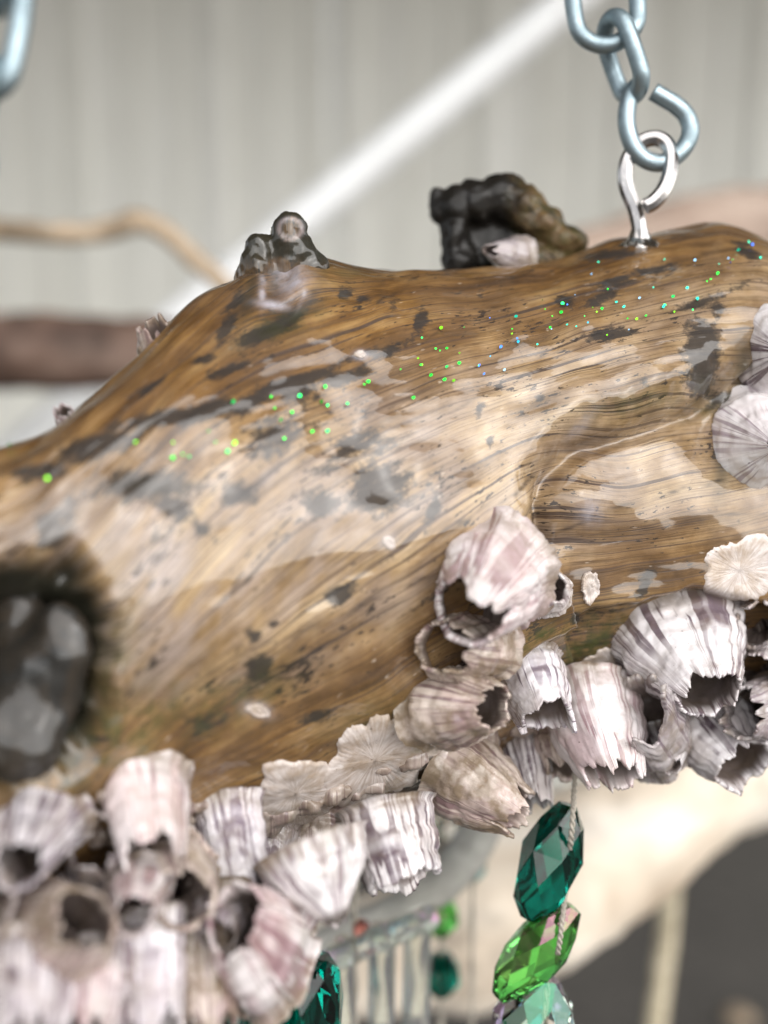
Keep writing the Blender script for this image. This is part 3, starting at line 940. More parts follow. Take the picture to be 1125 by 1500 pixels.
bn((40, 1410, 4), (34, 1535, -8), 66, 52, 'lilac', 'large blurred lilac barnacle at the bottom corner', 28, ribs=12, jag=0.25, rib=0.08)
bn((128, 1420, 5), (122, 1525, -6), 62, 48, 'pink', 'blurred pinkish barnacle beside the corner one', 66, ribs=12, jag=0.25, rib=0.08)
bn((258, 1286, 8), (272, 1318, -4), 62, 44, 'brown', 'brownish worn barnacle between two white ribbed ones', 29, ribs=12, jag=0.3)
bn((172, 1385, 6), (168, 1470, -2), 60, 40, 'grey', 'small grey barnacle wedged between large blurred ones', 30, ribs=12, jag=0.3)
bn((-60, 1290, 4), (-40, 1330, -10), 90, 60, 'grey', None, 31, ribs=12)
bn((-90, 1480, 0), (-80, 1420, -14), 100, 66, 'white', None, 32, ribs=12)
# sunk in the resin on the right
bn((1112, 648, 5), (1138, 654, -13), 78, 14, 'clean', 'white domed barnacle with purple rays sunk in clear resin', 33, ribs=26, rib=0.05, bulge=0.42, jag=0.05, deep=0.2)
bn((1132, 514, 5), (1152, 516, -10), 64, 12, 'striped', 'grey striped domed barnacle above the white sunken one', 34, ribs=22, rib=0.04, bulge=0.4, jag=0.05, deep=0.2)
# peeping over the top edge
bn((246, 540, 34), (226, 480, 30), 36, 24, 'brown', 'brown and white barnacle peeping over the top edge', 35, anchor=False, ribs=10, jag=0.3)
bn((112, 640, 34), (92, 602, 30), 22, 14, 'pink', 'tiny pink barnacle peeping over the sloping edge', 36, anchor=False, ribs=8)
# under the belly, seen between the others
for k, (x, y, dd, tx, ty, td, rb, rt, kd) in enumerate(((700, 1120, 30, 715, 1160, 30, 55, 40, 'grey'), (840, 1080, 28, 838, 1130, 24, 60, 40, 'brown'), (480, 1200, 22, 470, 1260, 18, 60, 36, 'brown'),
                                                        (380, 1230, 16, 385, 1290, 10, 60, 38, 'grey'), (300, 1330, 12, 300, 1390, 6, 70, 44, 'grey'), (1000, 1060, 28, 1010, 1100, 26, 60, 40, 'grey'))):
    bn((x, y, dd), (tx, ty, td), rb, rt, kd, None, 50 + k, ribs=12, jag=0.3)


crust = []
for k in range(80):
    t = random.random()
    x = 120 + 1010 * t
    y = float(np.interp(x, [100, 300, 450, 600, 720, 850, 1000, 1130], [1190, 1200, 1195, 1130, 1080, 1040, 1030, 1020])) + random.uniform(-26, 36)
    p, n = hit(x, y)
    if p is None:
        continue
    crust.append((x, y, depth_of(p), random.uniform(14, 30)))
CRUST = crust


# flat base scars left on the wood
def scar(cx, cy, rx, ry, ang, label=None, seed=0, lift=0.0009, hole=0.0, arc=None):
    r = np.random.default_rng(seed + 500)
    NP, NR = 110, 16
    ph = np.arange(NP) / NP * 2 * PI
    outl = 1 + 0.45 * fbm(np.stack([np.cos(ph) * 1.3, np.sin(ph) * 1.3, 0 * ph + seed], -1), seed, 3) + 0.10 * fbm(np.stack([np.cos(ph) * 9, np.sin(ph) * 9, 0 * ph + seed], -1), seed + 3, 3)
    ridge = 0.5 + 0.5 * np.sin(ph * 38 + 2 * np.sin(ph * 3)) + 0.5 * r.random(NP)
    c, s = math.cos(math.radians(ang)), math.sin(math.radians(ang))
    rows, sh, inn = [], [], []
    last = None
    for i in range(NR):
        t = hole + (1 - hole) * i / (NR - 1)
        row = []
        for k in range(NP):
            x, y = rx * outl[k] * t * math.cos(ph[k]), ry * outl[k] * t * math.sin(ph[k])
            p, n = hit(cx + x * c - y * s, cy + x * s + y * c)
            if p is None or (last is not None and abs(depth_of(p) - last) > 0.02):
                p, n = rows[-1][k] if rows else (at(cx, cy, dfront(cx) + 0.01), -FWD)
            else:
                last = depth_of(p) if last is None else 0.9 * last + 0.1 * depth_of(p)
            row.append((p, n))
            sh.append((ph[k] / (2 * PI), t, seed * 0.7))
        rows.append(row)
    vv = []
    for i, row in enumerate(rows):
        t = i / (NR - 1)
        edge = 1.0 if i < NR - 1 else -0.4
        for k, (p, n) in enumerate(row):
            vv.append(p + n * (lift * 0.7 * edge * (0.5 + 0.02 * ridge[k] * t + 0.10 * math.sin(t * 9 + seed))))
    Ff = grid_faces(NR, NP, wrap_v=True).tolist()
    Ff.append(list(range(NP)))
    o = mesh_obj('barnacle_scar', [tuple(v) for v in vv], Ff, MSCAR, log, attrs={'sh': np.array(sh)})
    if label:
        o['label'] = label
    return o


scar(1082, 836, 62, 46, -15, 'round pale barnacle scar with fine radial lines on bare wood', 1)
scar(548, 1110, 66, 84, 20, 'white feathered barnacle scar at the lower edge of the wood', 2, 0.0018)
scar(432, 1160, 54, 50, 0, 'grey arched barnacle scar beside the feathered white one', 3, 0.0016)
scar(898, 982, 44, 34, -20, 'grey white barnacle scar in the shadow under the wooden lip', 4, 0.0008)
scar(864, 858, 13, 24, 12, 'small white shell fragment stuck on the bare wood', 6, 0.0016)
scar(378, 1041, 19, 8, 12, 'tiny white shell chip on the belly of the log', 7, 0.0012)
scar(528, 520, 9, 6, 0, None, 8, 0.0008)
scar(570, 795, 9, 10, 0, None, 9, 0.0008)
scar(610, 1090, 60, 40, -20, None, 10, 0.0014)


# ------------------------------------------------------------------ stubs and the broken back knot
def fuse(name, balls, voxel, mat, parent, noise_amp=0.0, noise_scale=200, seed=0, attrs=None, smooth_n=4):
    """balls: (centre, (rx, ry, rz)) ellipsoids in camera axes; one continuous skin"""
    bm = bmesh.new()
    for (c, rr) in balls:
        m = Matrix((RGT * rr[0], UPV * rr[1], FWD * rr[2])).transposed().to_4x4()
        m.translation = c
        bmesh.ops.create_icosphere(bm, subdivisions=3, radius=1.0, matrix=m)
    me = bpy.data.meshes.new('tmp')
    bm.to_mesh(me)
    bm.free()
    ob = bpy.data.objects.new('tmp', me)
    COL.objects.link(ob)
    rm = ob.modifiers.new('r', 'REMESH')
    rm.mode = 'VOXEL'
    rm.voxel_size = voxel
    sm = ob.modifiers.new('s', 'SMOOTH')
    sm.iterations = smooth_n
    dg = bpy.context.evaluated_depsgraph_get()
    ev = ob.evaluated_get(dg)
    m2 = bpy.data.meshes.new_from_object(ev)
    co = np.empty(len(m2.vertices) * 3, dtype=np.float32)
    m2.vertices.foreach_get('co', co)
    no = np.empty(len(m2.vertices) * 3, dtype=np.float32)
    m2.vertices.foreach_get('normal', no)
    co, no = co.reshape(-1, 3).astype(float), no.reshape(-1, 3)
    faces = [tuple(p.vertices) for p in m2.polygons]
    bpy.data.objects.remove(ob)
    co = co + no * (noise_amp * fbm(co * noise_scale, seed, 4))[:, None]
    at_ = attrs(co) if attrs else None
    o = mesh_obj(name, co, faces, mat, parent, attrs=at_)
    bpy.data.meshes.remove(m2)
    return o


def B(px, py, d, rx, ry, rz):
    k = K * d
    return (at(px, py, d), (rx * k, ry * k, rz * k))


hd = dfront(60) + 0.012  # added lump, rounded so the hollow shows blue-grey sky highlights
cr = fuse('hollow_glint_lump', [B(88, 950, hd + .003, 52, 76, 34), B(50, 1010, hd + .003, 80, 80, 36), B(15, 1090, hd + .001, 80, 70, 40), B(25, 940, hd + .006, 60, 90, 30)], 0.0011, MHOL, log, 0.0014, 130, 8,
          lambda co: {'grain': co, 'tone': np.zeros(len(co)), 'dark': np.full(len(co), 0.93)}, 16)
cr['label'] = 'blurred dark glossy lump added inside the hollow to mirror the sky'
fuse('barnacle_crust', [(at(x, y, d), (r * K * d, r * .7 * K * d, r * .6 * K * d)) for (x, y, d, r) in CRUST], 0.0006, MS['brown'], log, 0.0016, 420, 4,
     lambda co: {'sh': np.stack([co[:, 0] * 25, co[:, 2] * 25 + 0.5, co[:, 1] * 25], -1), 'inner': np.full(len(co), 0.3), 'tip': np.zeros(len(co))}, 3)
kd = depth_of(hit(425, 402)[0]) + 0.0025


def stub_attrs(co):
    px, py, d = project(co)
    n = len(px)
    nzz = fbm(co * 400, 5, 4)
    ring = np.exp(-((ell(px, py, 425, 335, 17, 15) - 1) / 0.2) ** 2) * (d < kd + 0.004)
    core = smooth(0.9, 0.5, ell(px, py, 425, 335, 17, 15)) * (d < kd + 0.004)
    face = smooth(1.1, 0.6, ell(px, py, 415, 412, 32, 42, -20))
    dark = smooth(0.75, 0.2, ring + 0.7 * core + 0.85 * face) * smooth(420, 370, py) + 0.4 * core
    dark = np.maximum(dark, 0.8 * np.exp(-(ell(px, py, 392, 412, 14, 26, 25)) ** 2))
    return {'grain': np.stack([co[:, 2], co[:, 0] * 0.8, co[:, 1]], -1), 'tone': 0.05 + 0 * px, 'stain_shade': 0.12 + 0.1 * nzz, 'dark': np.clip(dark * 0.75 + 0.2, 0, 1),
            'white': np.clip(0.5 * ring + 0.25 * core * smooth(-.2, .3, nzz) + 0.2 * face * smooth(-.2, .3, nzz), 0, 1), 'green': 0.3 * smooth(-0.2, 0.4, nzz), 'grey': 0 * px, 'crack': 0 * px}


stub = fuse('branch_stub', [B(423, 334, kd, 27, 26, 26), B(425, 354, kd, 29, 26, 27), B(430, 376, kd + .001, 36, 30, 32), B(438, 396, kd + .002, 48, 30, 34), B(378, 366, kd - .001, 22, 23, 24), B(376, 392, kd - .001, 25, 32, 27), B(370, 420, kd + .001, 28, 36, 28),
                            B(380, 420, kd, 27, 34, 26)],
            0.00055, MSTUB, log, 0.0009, 350, 3, stub_attrs, 10)
stub['label'] = 'dark double knob of old branch stubs on the top edge'

bd = dfront(740) + 0.050


def back_attrs(co):
    px, py, d = project(co)
    nzz = fbm(co * 300, 9, 4)
    f = 0.95 * smooth(800, 730, px + 30 * nzz) + 0.1
    return {'grain': np.stack([co[:, 0] * 0.8 - co[:, 2] * 0.6, co[:, 0] * 0.6 + co[:, 2] * 0.8, co[:, 1]], -1), 'tone': 0.5 + 0 * px, 'stain_shade': 0.3 + 0.2 * nzz, 'dark': np.clip(f, 0, 1),
            'white': 0 * px, 'green': 0.6 + 0 * px, 'grey': 0 * px, 'crack': 0 * px}


knot = fuse('broken_knot', [B(640, 284, bd, 12, 14, 16), B(644, 305, bd, 15, 24, 18), B(668, 305, bd, 26, 34, 30), B(700, 298, bd, 30, 34, 36), B(735, 292, bd, 32, 34, 40), B(765, 305, bd, 34, 34, 44),
                           B(795, 330, bd, 34, 30, 44), B(825, 355, bd, 36, 22, 40), B(665, 350, bd, 20, 40, 30), B(672, 385, bd, 28, 30, 30), B(780, 385, bd + .004, 90, 26, 50), B(720, 272, bd, 12, 14, 16), B(750, 268, bd, 14, 12, 18), B(690, 275, bd, 12, 14, 20), B(720, 345, bd + .005, 70, 50, 30), B(760, 350, bd + .005, 60, 40, 30)],
            0.0007, MCHAR, log, 0.0016, 230, 7, back_attrs, 4)
knot['label'] = 'charred looking broken knot rising behind the top edge'
bn((756, 378, 46), (716, 366, 39), 32, 9, 'grey', 'greyish white barnacle lodged inside the dark broken knot', 60, anchor=False, ribs=10, jag=0.3)

# ------------------------------------------------------------------ glitter in the resin
gl_pts = [(396, 584), (402, 601), (426, 606), (475, 568), (468, 590), (478, 596), (507, 593), (532, 565), (537, 561), (415, 644), (437, 582), (455, 633), (477, 633), (304, 633), (199, 651), (253, 650),
          (266, 668), (275, 670), (315, 650), (342, 650), (333, 664), (340, 590), (72, 703), (252, 673), (14, 656), (410, 617), (617, 498), (644, 483), (637, 513), (653, 513), (672, 534), (615, 537), (617, 537),
          (653, 540), (672, 520), (630, 553), (650, 558), (663, 560), (605, 585), (717, 525), (733, 511), (700, 538), (707, 550), (738, 545), (758, 503), (757, 498), (750, 485), (786, 507), (805, 483), (844, 481),
          (755, 467), (822, 460), (823, 448), (873, 460), (889, 427), (913, 452), (920, 486), (918, 469), (936, 440), (945, 465), (972, 450), (987, 460), (971, 452), (1050, 403), (1066, 382), (1095, 358), (1101, 362),
          (1112, 380), (1018, 385), (1020, 440), (860, 475), (880, 455), (902, 445), (931, 470), (985, 437), (1005, 425), (1035, 415), (1080, 370), (866, 405), (1072, 384)]
for k in range(24):
    t = random.random()
    gl_pts.append((560 + 560 * t + random.gauss(0, 12), 555 - 165 * t + random.gauss(0, 34)))
gv, gf, gc = [], [], []
sky_dir = Vector((0.0, -0.86, 0.5)).normalized()
pal = [(0.02, 0.75, 0.06), (0.03, 0.85, 0.18), (0.25, 0.85, 0.03), (0.03, 0.7, 0.45), (0.03, 0.45, 0.75), (0.06, 0.22, 0.9), (0.3, 0.6, 0.9)]
for k, (x, y) in enumerate(gl_pts):
    p, n = hit(x, y)
    if p is None:
        continue
    vdir = (CAM - p).normalized()
    q = (vdir + sky_dir * random.uniform(0.7, 1.2) + Vector((random.gauss(0, .3), 0, random.gauss(0, .3)))).normalized()
    c = p + n * 0.0006
    a = q.orthogonal().normalized()
    b = q.cross(a)
    big = k < 78
    r = random.uniform(0.00018, 0.00046) * (1 if big else 0.6)
    i0 = len(gv)
    for j in range(6):
        w = 2 * PI * j / 6 + k
        fr = ((k * 37 + j * 53) % 11) / 11 * 0.6 + 0.6
        gv.append(c + r * fr * (a * math.cos(w) + b * math.sin(w) * 0.8) + q * 0.00004)
    for j in range(6):
        w = 2 * PI * j / 6 + k
        fr = ((k * 37 + j * 53) % 11) / 11 * 0.6 + 0.6
        gv.append(c + r * fr * (a * math.cos(w) + b * math.sin(w) * 0.8) - q * 0.00004)
    gf.append([i0 + j for j in range(6)])
    gf.append([i0 + 11 - j for j in range(6)])
    for j in range(6):
        gf.append([i0 + j, i0 + 6 + j, i0 + 6 + (j + 1) % 6, i0 + (j + 1) % 6])
    colr = random.choice(pal[:3] if x < 700 else pal)
    gc += [(*colr, 1)] * 12
M = Mat('glitter_flakes')
M.p(Base_Color=M.attr('tint', 'Color'), Metallic=1.0, Roughness=0.25)
o = mesh_obj('glitter', gv, gf, M.m, log, smooth_shade=False, attrs={'tint': np.array(gc)})
tag(o, 'green and blue glitter flakes sprinkled in the resin', kind='stuff')

# ------------------------------------------------------------------ screw eye
p_eye, n_eye = hit(937, 358)
if p_eye is None:
    p_eye = at(937, 358, dfront(937) + 0.03)
ED = depth_of(p_eye)
eye = empty('screw_eye', p_eye, 'shiny steel screw eye standing in a bead of resin on top of the log', 'screw eye')
R_ = 11.5
ep = [(938, 420, 0), (938, 380, 0), (937, 345, 0), (935, 325, 0), (929, 303, .4), (920, 282, .6), (916, 262, .8), (918, 240, .8), (929, 218, .8), (946, 205, .5), (964, 203, 0), (978, 213, -.7), (983, 232, -1.4), (980, 258, -2.0), (971, 280, -2.4), (957, 296, -2.6), (945, 303, -2.6)]
path = [at(q[0], q[1], ED + q[2] / 1000) for q in spline(ep, 6)]
v, f = tube_data(path, R_ * K * ED, 8)
mesh_obj('eye_loop', v, f, MSTEEL, eye, smooth_shade=False)
# resin puddle
bm = bmesh.new()
vv, ff = [], []
nseg = 40
for i, (rr, h) in enumerate(((30, -.6), (27, 0.2), (23, 0.65), (19, 0.8), (16, 1.3), (13, 2.2), (11.9, 3.0))):
    for k in range(nseg):
        a = 2 * PI * k / nseg
        wob = 1 + 0.10 * math.sin(3 * a + i) + 0.07 * math.sin(7 * a)
        vv.append(p_eye + Vector((rr * wob * math.cos(a) * K * ED, rr * 0.8 * wob * math.sin(a) * K * ED, h / 1000)))
ff = grid_faces(7, nseg, wrap_v=True).tolist()
mesh_obj('resin_bead', vv, ff, glass_material('clear_resin', (0.9, 0.88, 0.85), 0.08), eye)


# ------------------------------------------------------------------ chains
def ring_path(cx, cy, d, hw, hl, ang, yaw, n=48):
    """racetrack link: centre pixel, half width / half length in pixels, lean in the picture, turn about its long axis"""
    k = K * d
    c = at(cx, cy, d)
    L = (RGT * math.sin(math.radians(ang)) + UPV * math.cos(math.radians(ang))).normalized()
    W0 = L.cross(FWD).normalized()
    W = (W0 * math.cos(math.radians(yaw)) + FWD * math.sin(math.radians(yaw))).normalized()
    pts = []
    st = hl - hw
    for i in range(n):
        a = 2 * PI * i / n
        x, y = math.cos(a) * hw, math.sin(a) * hw
        # a slightly waisted oval
        y += st * (1 if math.sin(a) >= 0 else -1) * min(1, abs(math.sin(a)) * 3)
        pts.append(c + W * (x * k) + L * (y * k))
    return pts


chain = empty('hanging_chain', at(950, 240, ED), 'zinc plated steel chain rising from the screw eye, lowest link bent open', 'chain')
WR = 13.0
lp = [(957, 134, -.4), (972, 143, -.3), (990, 154, -.2), (1004, 168, 0), (1011, 185, 0), (1009, 203, 0), (999, 220, 0), (984, 233, .2), (965, 239, .3), (946, 234, .3), (931, 220, .2), (922, 200, .1), (918, 178, 0), (919, 158, 0), (923, 141, .2), (930, 129, .8), (938, 124, 1.2)]
path = [at(q[0], q[1], ED - 0.0006 + q[2] / 1000) for q in spline(lp, 6)]
v, f = tube_data(path, WR * K * ED, 18)
o = mesh_obj('open_link', v, f, MZINC, chain)
o['label'] = 'chain link pried open with a cut end'
D2 = ED - 0.0005
v, f = tube_data(ring_path(912, 84, D2, 33, 58, -19, 74), 12.5 * K * D2, 18, closed=True)
mesh_obj('link', v, f, MZINC, chain)
v, f = tube_data(ring_path(886, -2, D2 - 0.001, 46, 68, -6, 8), 12.5 * K * D2, 18, closed=True)
mesh_obj('link', v, f, MZINC, chain)
for (cx, cy, ang, yaw, hw) in ((858, -92, -22, 75, 33), (830, -178, -16, 6, 44), (800, -262, -20, 76, 33)):
    v, f = tube_data(ring_path(cx, cy, D2 - 0.002, hw, 62, ang, yaw), 12.5 * K * D2, 18, closed=True)
    mesh_obj('link', v, f, MZINC, chain)

DL = 0.150
chain2 = empty('hanging_chain', at(-30, 260, DL), 'out of focus bluish steel chain link at the top corner opposite the screw eye', 'chain')
for (cx, cy, ang, yaw, hw, hl) in ((-6, 52, 10, 20, 40, 84), (14, -66, 12, 72, 40, 76), (40, -190, 10, 20, 40, 84), (-28, 168, 14, 72, 40, 76), (-66, 290, 14, 20, 42, 84), (-100, 410, 14, 72, 40, 80), (-134, 530, 14, 20, 40, 80), (-162, 634, 12, 72, 38, 72)):
    dl = DL + max(0, (cy - 300) / 300) * 0.017
    v, f = tube_data(ring_path(cx, cy, dl, hw, hl, ang, yaw), 16 * K * dl, 18, closed=True)
    mesh_obj('link', v, f, MZINC, chain2)

# ------------------------------------------------------------------ hanging crystals
MCORD = plain('grey_cord', (0.42, 0.38, 0.32), 0.8, sc=2500, var=0.5)


def cord(pts, r, name, parent):
    """two-ply twisted cord through points (px, py, d)"""
    P = [at(*q) for q in spline(pts, 24)]
    vv, ff = [], []
    for s in (0, 1):
        path = []
        for i, p in enumerate(P):
            a = i * 0.55 + s * PI
            path.append(p + RGT * (r * 0.55 * math.cos(a)) + FWD * (r * 0.55 * math.sin(a)))
        v, f = tube_data(path, r * 0.62, 8)
        o0 = len(vv)
        vv += v
        ff += [tuple(i + o0 for i in q) for q in f]
    return mesh_obj(name, vv, ff, MCORD, parent)


def crystal(name, a, b, d, prof, n, mat, parent, spin=0.0, squash=1.0, seed=0):
    """faceted bead between pixel ends a and b at distance d; prof = (t along, radius px)"""
    A, Bq = at(a[0], a[1], d), at(b[0], b[1], d)
    ax = (Bq - A)
    L = ax.length
    ax.normalize()
    e1 = ax.cross(FWD).normalized()
    e2 = ax.cross(e1)
    r = random.Random(seed)
    vv = []
    for i, (t, rad) in enumerate(prof):
        for k in range(n):
            w = 2 * PI * (k + (0.5 if i % 2 else 0)) / n + spin
            rr = rad * K * d * (1 + r.uniform(-.05, .05))
            vv.append(A + ax * (t * L) + e1 * (rr * math.cos(w)) + e2 * (rr * squash * math.sin(w)))
    ff = []
    m = len(prof)
    for i in range(m - 1):
        for k in range(n):
            k2 = (k + 1) % n
            p0, p1, q0, q1 = i * n + k, i * n + k2, (i + 1) * n + k, (i + 1) * n + k2
            if i % 2 == 0:
                ff += [(p0, p1, q0), (p1, q1, q0)]
            else:
                ff += [(p0, p1, q1), (p0, q1, q0)]
    ff.append(tuple(range(n - 1, -1, -1)))
    ff.append(tuple((m - 1) * n + k for k in range(n)))
    return mesh_obj(name, vv, ff, mat, parent, smooth_shade=False)


GT = glass_material('teal_glass', (0.0, 0.20, 0.145), 0.03)
GT2 = glass_material('dark_teal_glass', (0.0, 0.17, 0.125), 0.03)
GG = glass_material('green_glass', (0.16, 0.80, 0.14), 0.03, 420)
GC = glass_material('iridescent_glass', (0.92, 0.95, 0.90), 0.03, 520)
GP = glass_material('frosted_clear_glass', (0.92, 0.97, 0.94), 0.12, 300, 0.92)
SD = dfront(830) + 0.022
s1 = empty('crystal_string', at(800, 1560, SD), 'twisted cord strung with a teal, a bright green and a clear crystal bead', 'bead string')
cord([(846, 1060, SD), (842, 1140, SD), (840, 1180, SD - .004), (837, 1225, SD - .0055), (832, 1262, SD + .001), (828, 1310, SD), (824, 1345, SD - .0045), (819, 1385, SD - .005), (812, 1415, SD + .001), (800, 1450, SD), (792, 1560, SD), (790, 1640, SD)], 3.8 * K * SD, 'cord', s1)
crystal('teal_bead', (832, 1178), (778, 1346), SD + .001, [(0, 14), (.16, 36), (.42, 46), (.68, 44), (.88, 36), (1, 18)], 6, GT, s1, 0.3, 0.8, 1)
crystal('green_bead', (838, 1328), (732, 1462), SD + .001, [(0, 16), (.18, 34), (.40, 42), (.62, 42), (.84, 34), (1, 14)], 7, GG, s1, 0.1, 0.8, 2)
crystal('clear_bead', (800, 1432), (760, 1580), SD + .001, [(0, 22), (.2, 52), (.45, 62), (.7, 56), (1, 24)], 8, GC, s1, 0.2, 0.8, 3)
SD2 = dfront(430) + 0.016
s2 = empty('crystal_string', at(430, 1600, SD2), 'dark teal faceted crystal hanging below the rosy pink barnacle', 'bead string')
cord([(452, 1330, SD2), (448, 1400, SD2), (440, 1470, SD2), (436, 1640, SD2)], 4.5 * K * SD2, 'cord', s2)
crystal('teal_bead', (452, 1398), (430, 1570), SD2, [(0, 34), (.10, 50), (.38, 66), (.70, 60), (1, 30)], 6, GT2, s2, 0.5, 0.9, 4)
SD3 = dfront(370) + 0.012
s3 = empty('crystal_string', at(365, 1640, SD3), 'second dark teal crystal half hidden under the pink barnacle spike', 'bead string')
cord([(372, 1400, SD3), (370, 1480, SD3), (366, 1640, SD3)], 4.5 * K * SD3, 'cord', s3)
crystal('teal_bead', (376, 1436), (354, 1600), SD3 - .004, [(0, 24), (.2, 46), (.5, 56), (.8, 48), (1, 20)], 7, GT, s3, 0.2, 0.9, 5)
SD4 = dfront(520) + 0.080
s4 = empty('crystal_string', at(560, 1600, SD4), 'blurred clear glass prisms hanging behind the striped barnacle', 'bead string')
cord([(520, 1260, SD4), (520, 1400, SD4), (520, 1660, SD4)], 5 * K * SD4, 'cord', s4)
for k, (x0, y0, x1, y1, r) in enumerate(((506, 1372, 500, 1640, 20), (560, 1352, 556, 1650, 22), (612, 1338, 606, 1640, 22))):
    crystal('glass_prism', (x0, y0), (x1, y1), SD4 + .002 * k, [(0, r * .7), (.05, r), (.5, r), (.95, r), (1, r * .6)], 4, GP, s4, 0.4, 0.8, 6 + k)
crystal('glass_bar', (452, 1420), (640, 1338), SD4 - .002, [(0, 16), (.06, 20), (.5, 20), (.94, 20), (1, 14)], 6, GP, s4, 0.0, 0.9, 9)
SD5 = dfront(646) + 0.120
s5 = empty('crystal_string', at(646, 1600, SD5), 'blurred cord with a small green and a small dark teal bead', 'bead string')
cord([(646, 1180, SD5), (646, 1400, SD5), (646, 1640, SD5)], 4.0 * K * SD5, 'cord', s5)
crystal('green_bead', (648, 1312), (644, 1370), SD5, [(0, 12), (.3, 26), (.7, 26), (1, 12)], 7, GG, s5, 0, 1, 10)
crystal('teal_bead', (647, 1396), (646, 1458), SD5, [(0, 14), (.3, 28), (.7, 28), (1, 14)], 7, GT, s5, 0, 1, 11)
SD6 = dfront(680) + 0.115
s6 = empty('crystal_string', at(690, 1600, SD6), 'blurred cord with small iridescent pink and aqua beads', 'bead string')
cord([(690, 1120, SD6), (692, 1300, SD6), (690, 1640, SD6)], 3.5 * K * SD6, 'cord', s6)
GPK = glass_material('coral_glass', (1.0, 0.36, 0.30), 0.05)
GAQ = glass_material('aqua_glass', (0.45, 0.9, 0.88), 0.05, 380)
crystal('aqua_bead', (692, 1250), (690, 1290), SD6, [(0, 10), (.3, 22), (.7, 22), (1, 10)], 7, GAQ, s6, 0, 1, 12)
crystal('coral_bead', (694, 1205), (693, 1228), SD6, [(0, 6), (.3, 13), (.7, 13), (1, 6)], 7, GPK, s6, 0, 1, 13)
crystal('clear_bead', (655, 1182), (640, 1230), SD6, [(0, 12), (.3, 26), (.7, 26), (1, 12)], 7, GC, s6, 0, 1, 14)
crystal('coral_bead', (520, 1352), (538, 1366), SD4, [(0, 7), (.3, 14), (.7, 14), (1, 7)], 7, GPK, s4, 0, 1, 15)


# ------------------------------------------------------------------ things behind
def limb(name, pts, mat, parent, seed=0, nseg=40, per=14, amp=0.12):
    """uneven round limb; pts = (px, py, d, radius px)"""
    Q = spline(pts, per)
    path = [at(q[0], q[1], q[2]) for q in Q]
    rad = [float(max(0.0005, q[3] * K * q[2])) for q in Q]
    v, f = tube_data(path, rad, nseg)
    v = np.array([tuple(p) for p in v])
    cen = np.repeat(np.array([tuple(p) for p in path]), nseg, 0)
    rr = np.repeat(np.array(rad), nseg)
    dirs = v - cen
    dirs /= np.linalg.norm(dirs, axis=1, keepdims=True) + 1e-9
    v = v + dirs * (rr * amp * 2 * fbm(v / np.mean(rad) * 0.7, seed, 4))[:, None]
    return mesh_obj(name, v, f, mat, parent)


MD1 = driftwood_material('bleached_driftwood', (0.50, 0.40, 0.30), (0.68, 0.59, 0.48), (0.80, 0.74, 0.66), 26)
MD2 = driftwood_material('brown_driftwood', (0.085, 0.048, 0.034), (0.14, 0.085, 0.062), (0.26, 0.18, 0.14), 30)
MD5 = driftwood_material('pinkish_driftwood', (0.30, 0.21, 0.16), (0.40, 0.30, 0.24), (0.50, 0.40, 0.33), 30)
MD3 = driftwood_material('tan_twig', (0.30, 0.22, 0.14), (0.42, 0.32, 0.22), (0.52, 0.42, 0.31), 60)
MD4 = driftwood_material('grey_driftwood', (0.30, 0.29, 0.26), (0.42, 0.41, 0.38), (0.52, 0.51, 0.48), 50)
o = limb('bleached_driftwood', [(1400, 1020, .52, 80), (1250, 1060, .50, 90), (1125, 1100, .48, 92), (1000, 1155, .46, 98), (900, 1225, .45, 112), (790, 1300, .44, 122), (670, 1360, .43, 108), (540, 1400, .43, 84), (420, 1440, .43, 60), (330, 1480, .43, 40)], MD1, None, 3)
tag(o, 'pale bleached driftwood limb blurred behind the hanging crystals', 'driftwood')
o = limb('brown_branch', [(-400, 520, .62, 60), (-150, 518, .62, 56), (0, 515, .62, 55), (150, 516, .62, 52), (280, 512, .62, 46), (380, 500, .62, 40), (470, 490, .62, 26)], MD2, None, 5)
tag(o, 'thick dark brown branch blurred in front of the white pipe', 'branch')
o = limb('tan_branch', [(640, 450, .66, 24), (740, 425, .66, 44), (860, 385, .68, 50), (1000, 347, .69, 56), (1125, 332, .70, 58), (1300, 300, .70, 60), (1500, 280, .7, 58)], MD5, None, 6)
tag(o, 'pinkish tan branch blurred behind the screw eye', 'branch')
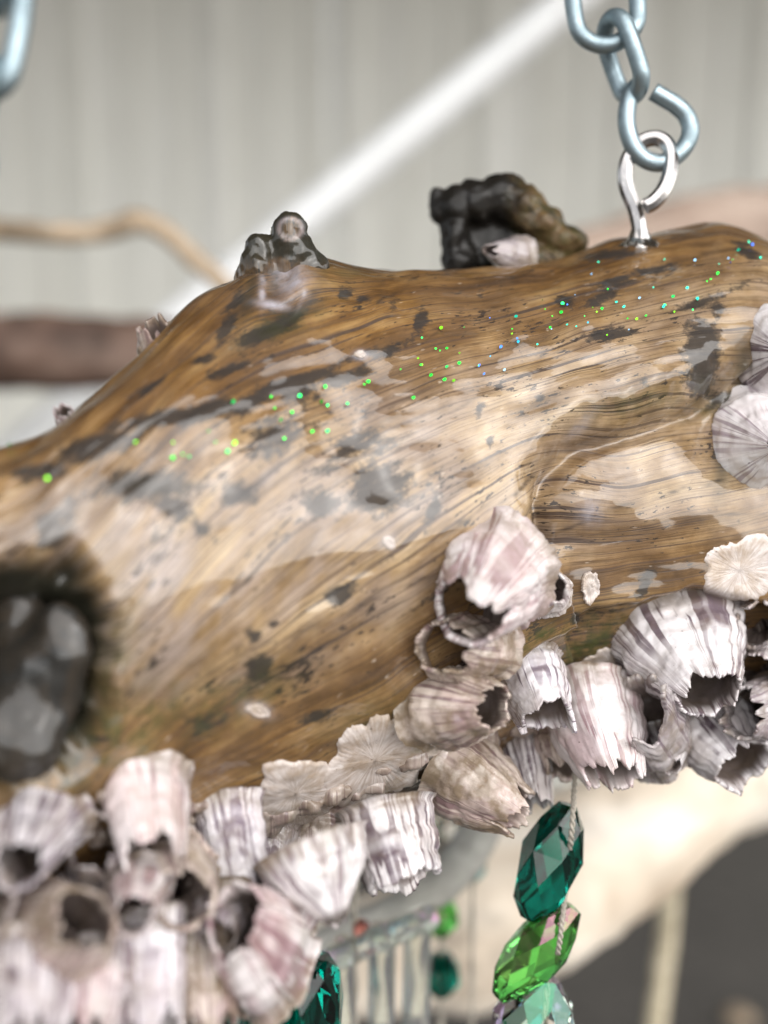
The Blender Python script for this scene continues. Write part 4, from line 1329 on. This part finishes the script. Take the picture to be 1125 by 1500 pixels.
o = limb('driftwood_twig', [(-300, 320, .5, 17), (-100, 332, .5, 16), (0, 338, .5, 16), (100, 343, .5, 16), (165, 335, .5, 17), (200, 324, .5, 18), (240, 340, .5, 16), (285, 380, .5, 14), (330, 420, .5, 13), (400, 500, .51, 12)], MD3, None, 7, nseg=20)
tag(o, 'thin tan twig with a bend, blurred against the siding', 'twig')
o = limb('grey_driftwood_curve', [(735, 1120, .30, 30), (715, 1190, .30, 30), (680, 1255, .30, 30), (620, 1310, .30, 28), (540, 1350, .30, 24), (460, 1385, .30, 18)], MD4, None, 9, nseg=24)
tag(o, 'grey curved stick blurred between the striped barnacle and the crystals', 'driftwood')
o = limb('tan_rope', [(1000, 1120, .62, 15), (985, 1260, .60, 15), (978, 1360, .59, 15), (968, 1440, .58, 15), (955, 1540, .57, 15), (940, 1660, .56, 15)], driftwood_material('rope_fibre', (0.34, 0.29, 0.19), (0.46, 0.40, 0.28), (0.55, 0.48, 0.36), 200), None, 11, nseg=16, amp=0.05)
tag(o, 'tan rope hanging blurred over the dark ground', 'rope')
# white pipe crossing behind
pa, pb = at(1260, -350, 0.84), at(-140, 800, 0.72)
pipe = empty('white_pipe', pb, 'white plastic pipe slanting across the siding wall', 'pipe')
MPIPE = plain('white_plastic', (0.74, 0.75, 0.75), 0.4, sc=20, var=0.9)
v, f = tube_data([pa.lerp(pb, i / 12) for i in range(13)], 0.0140, 28)
mesh_obj('pipe_tube', v, f, MPIPE, pipe)
v, f = tube_data([pb.lerp(pa, -0.02), pb.lerp(pa, 0.0), pb.lerp(pa, 0.03), pb.lerp(pa, 0.035)], [0.0165, 0.0175, 0.0175, 0.016], 28)
mesh_obj('pipe_fitting', v, f, MPIPE, pipe)
# a few stones on the ground
for (x, y, r, m, lab) in ((1082, 1490, 20, (0.34, 0.26, 0.18), 'small tan stone lying on the dark ground below the rope'),):
    d = 1.82
    o = fuse('pebble', [B(x, y, d, r, r * .7, r), B(x + 12, y + 6, d, r * .7, r * .6, r * .8)], 0.004, plain('pebble_stone', m, 0.8), None, 0.003, 60, 3)
    tag(o, lab, 'stone')
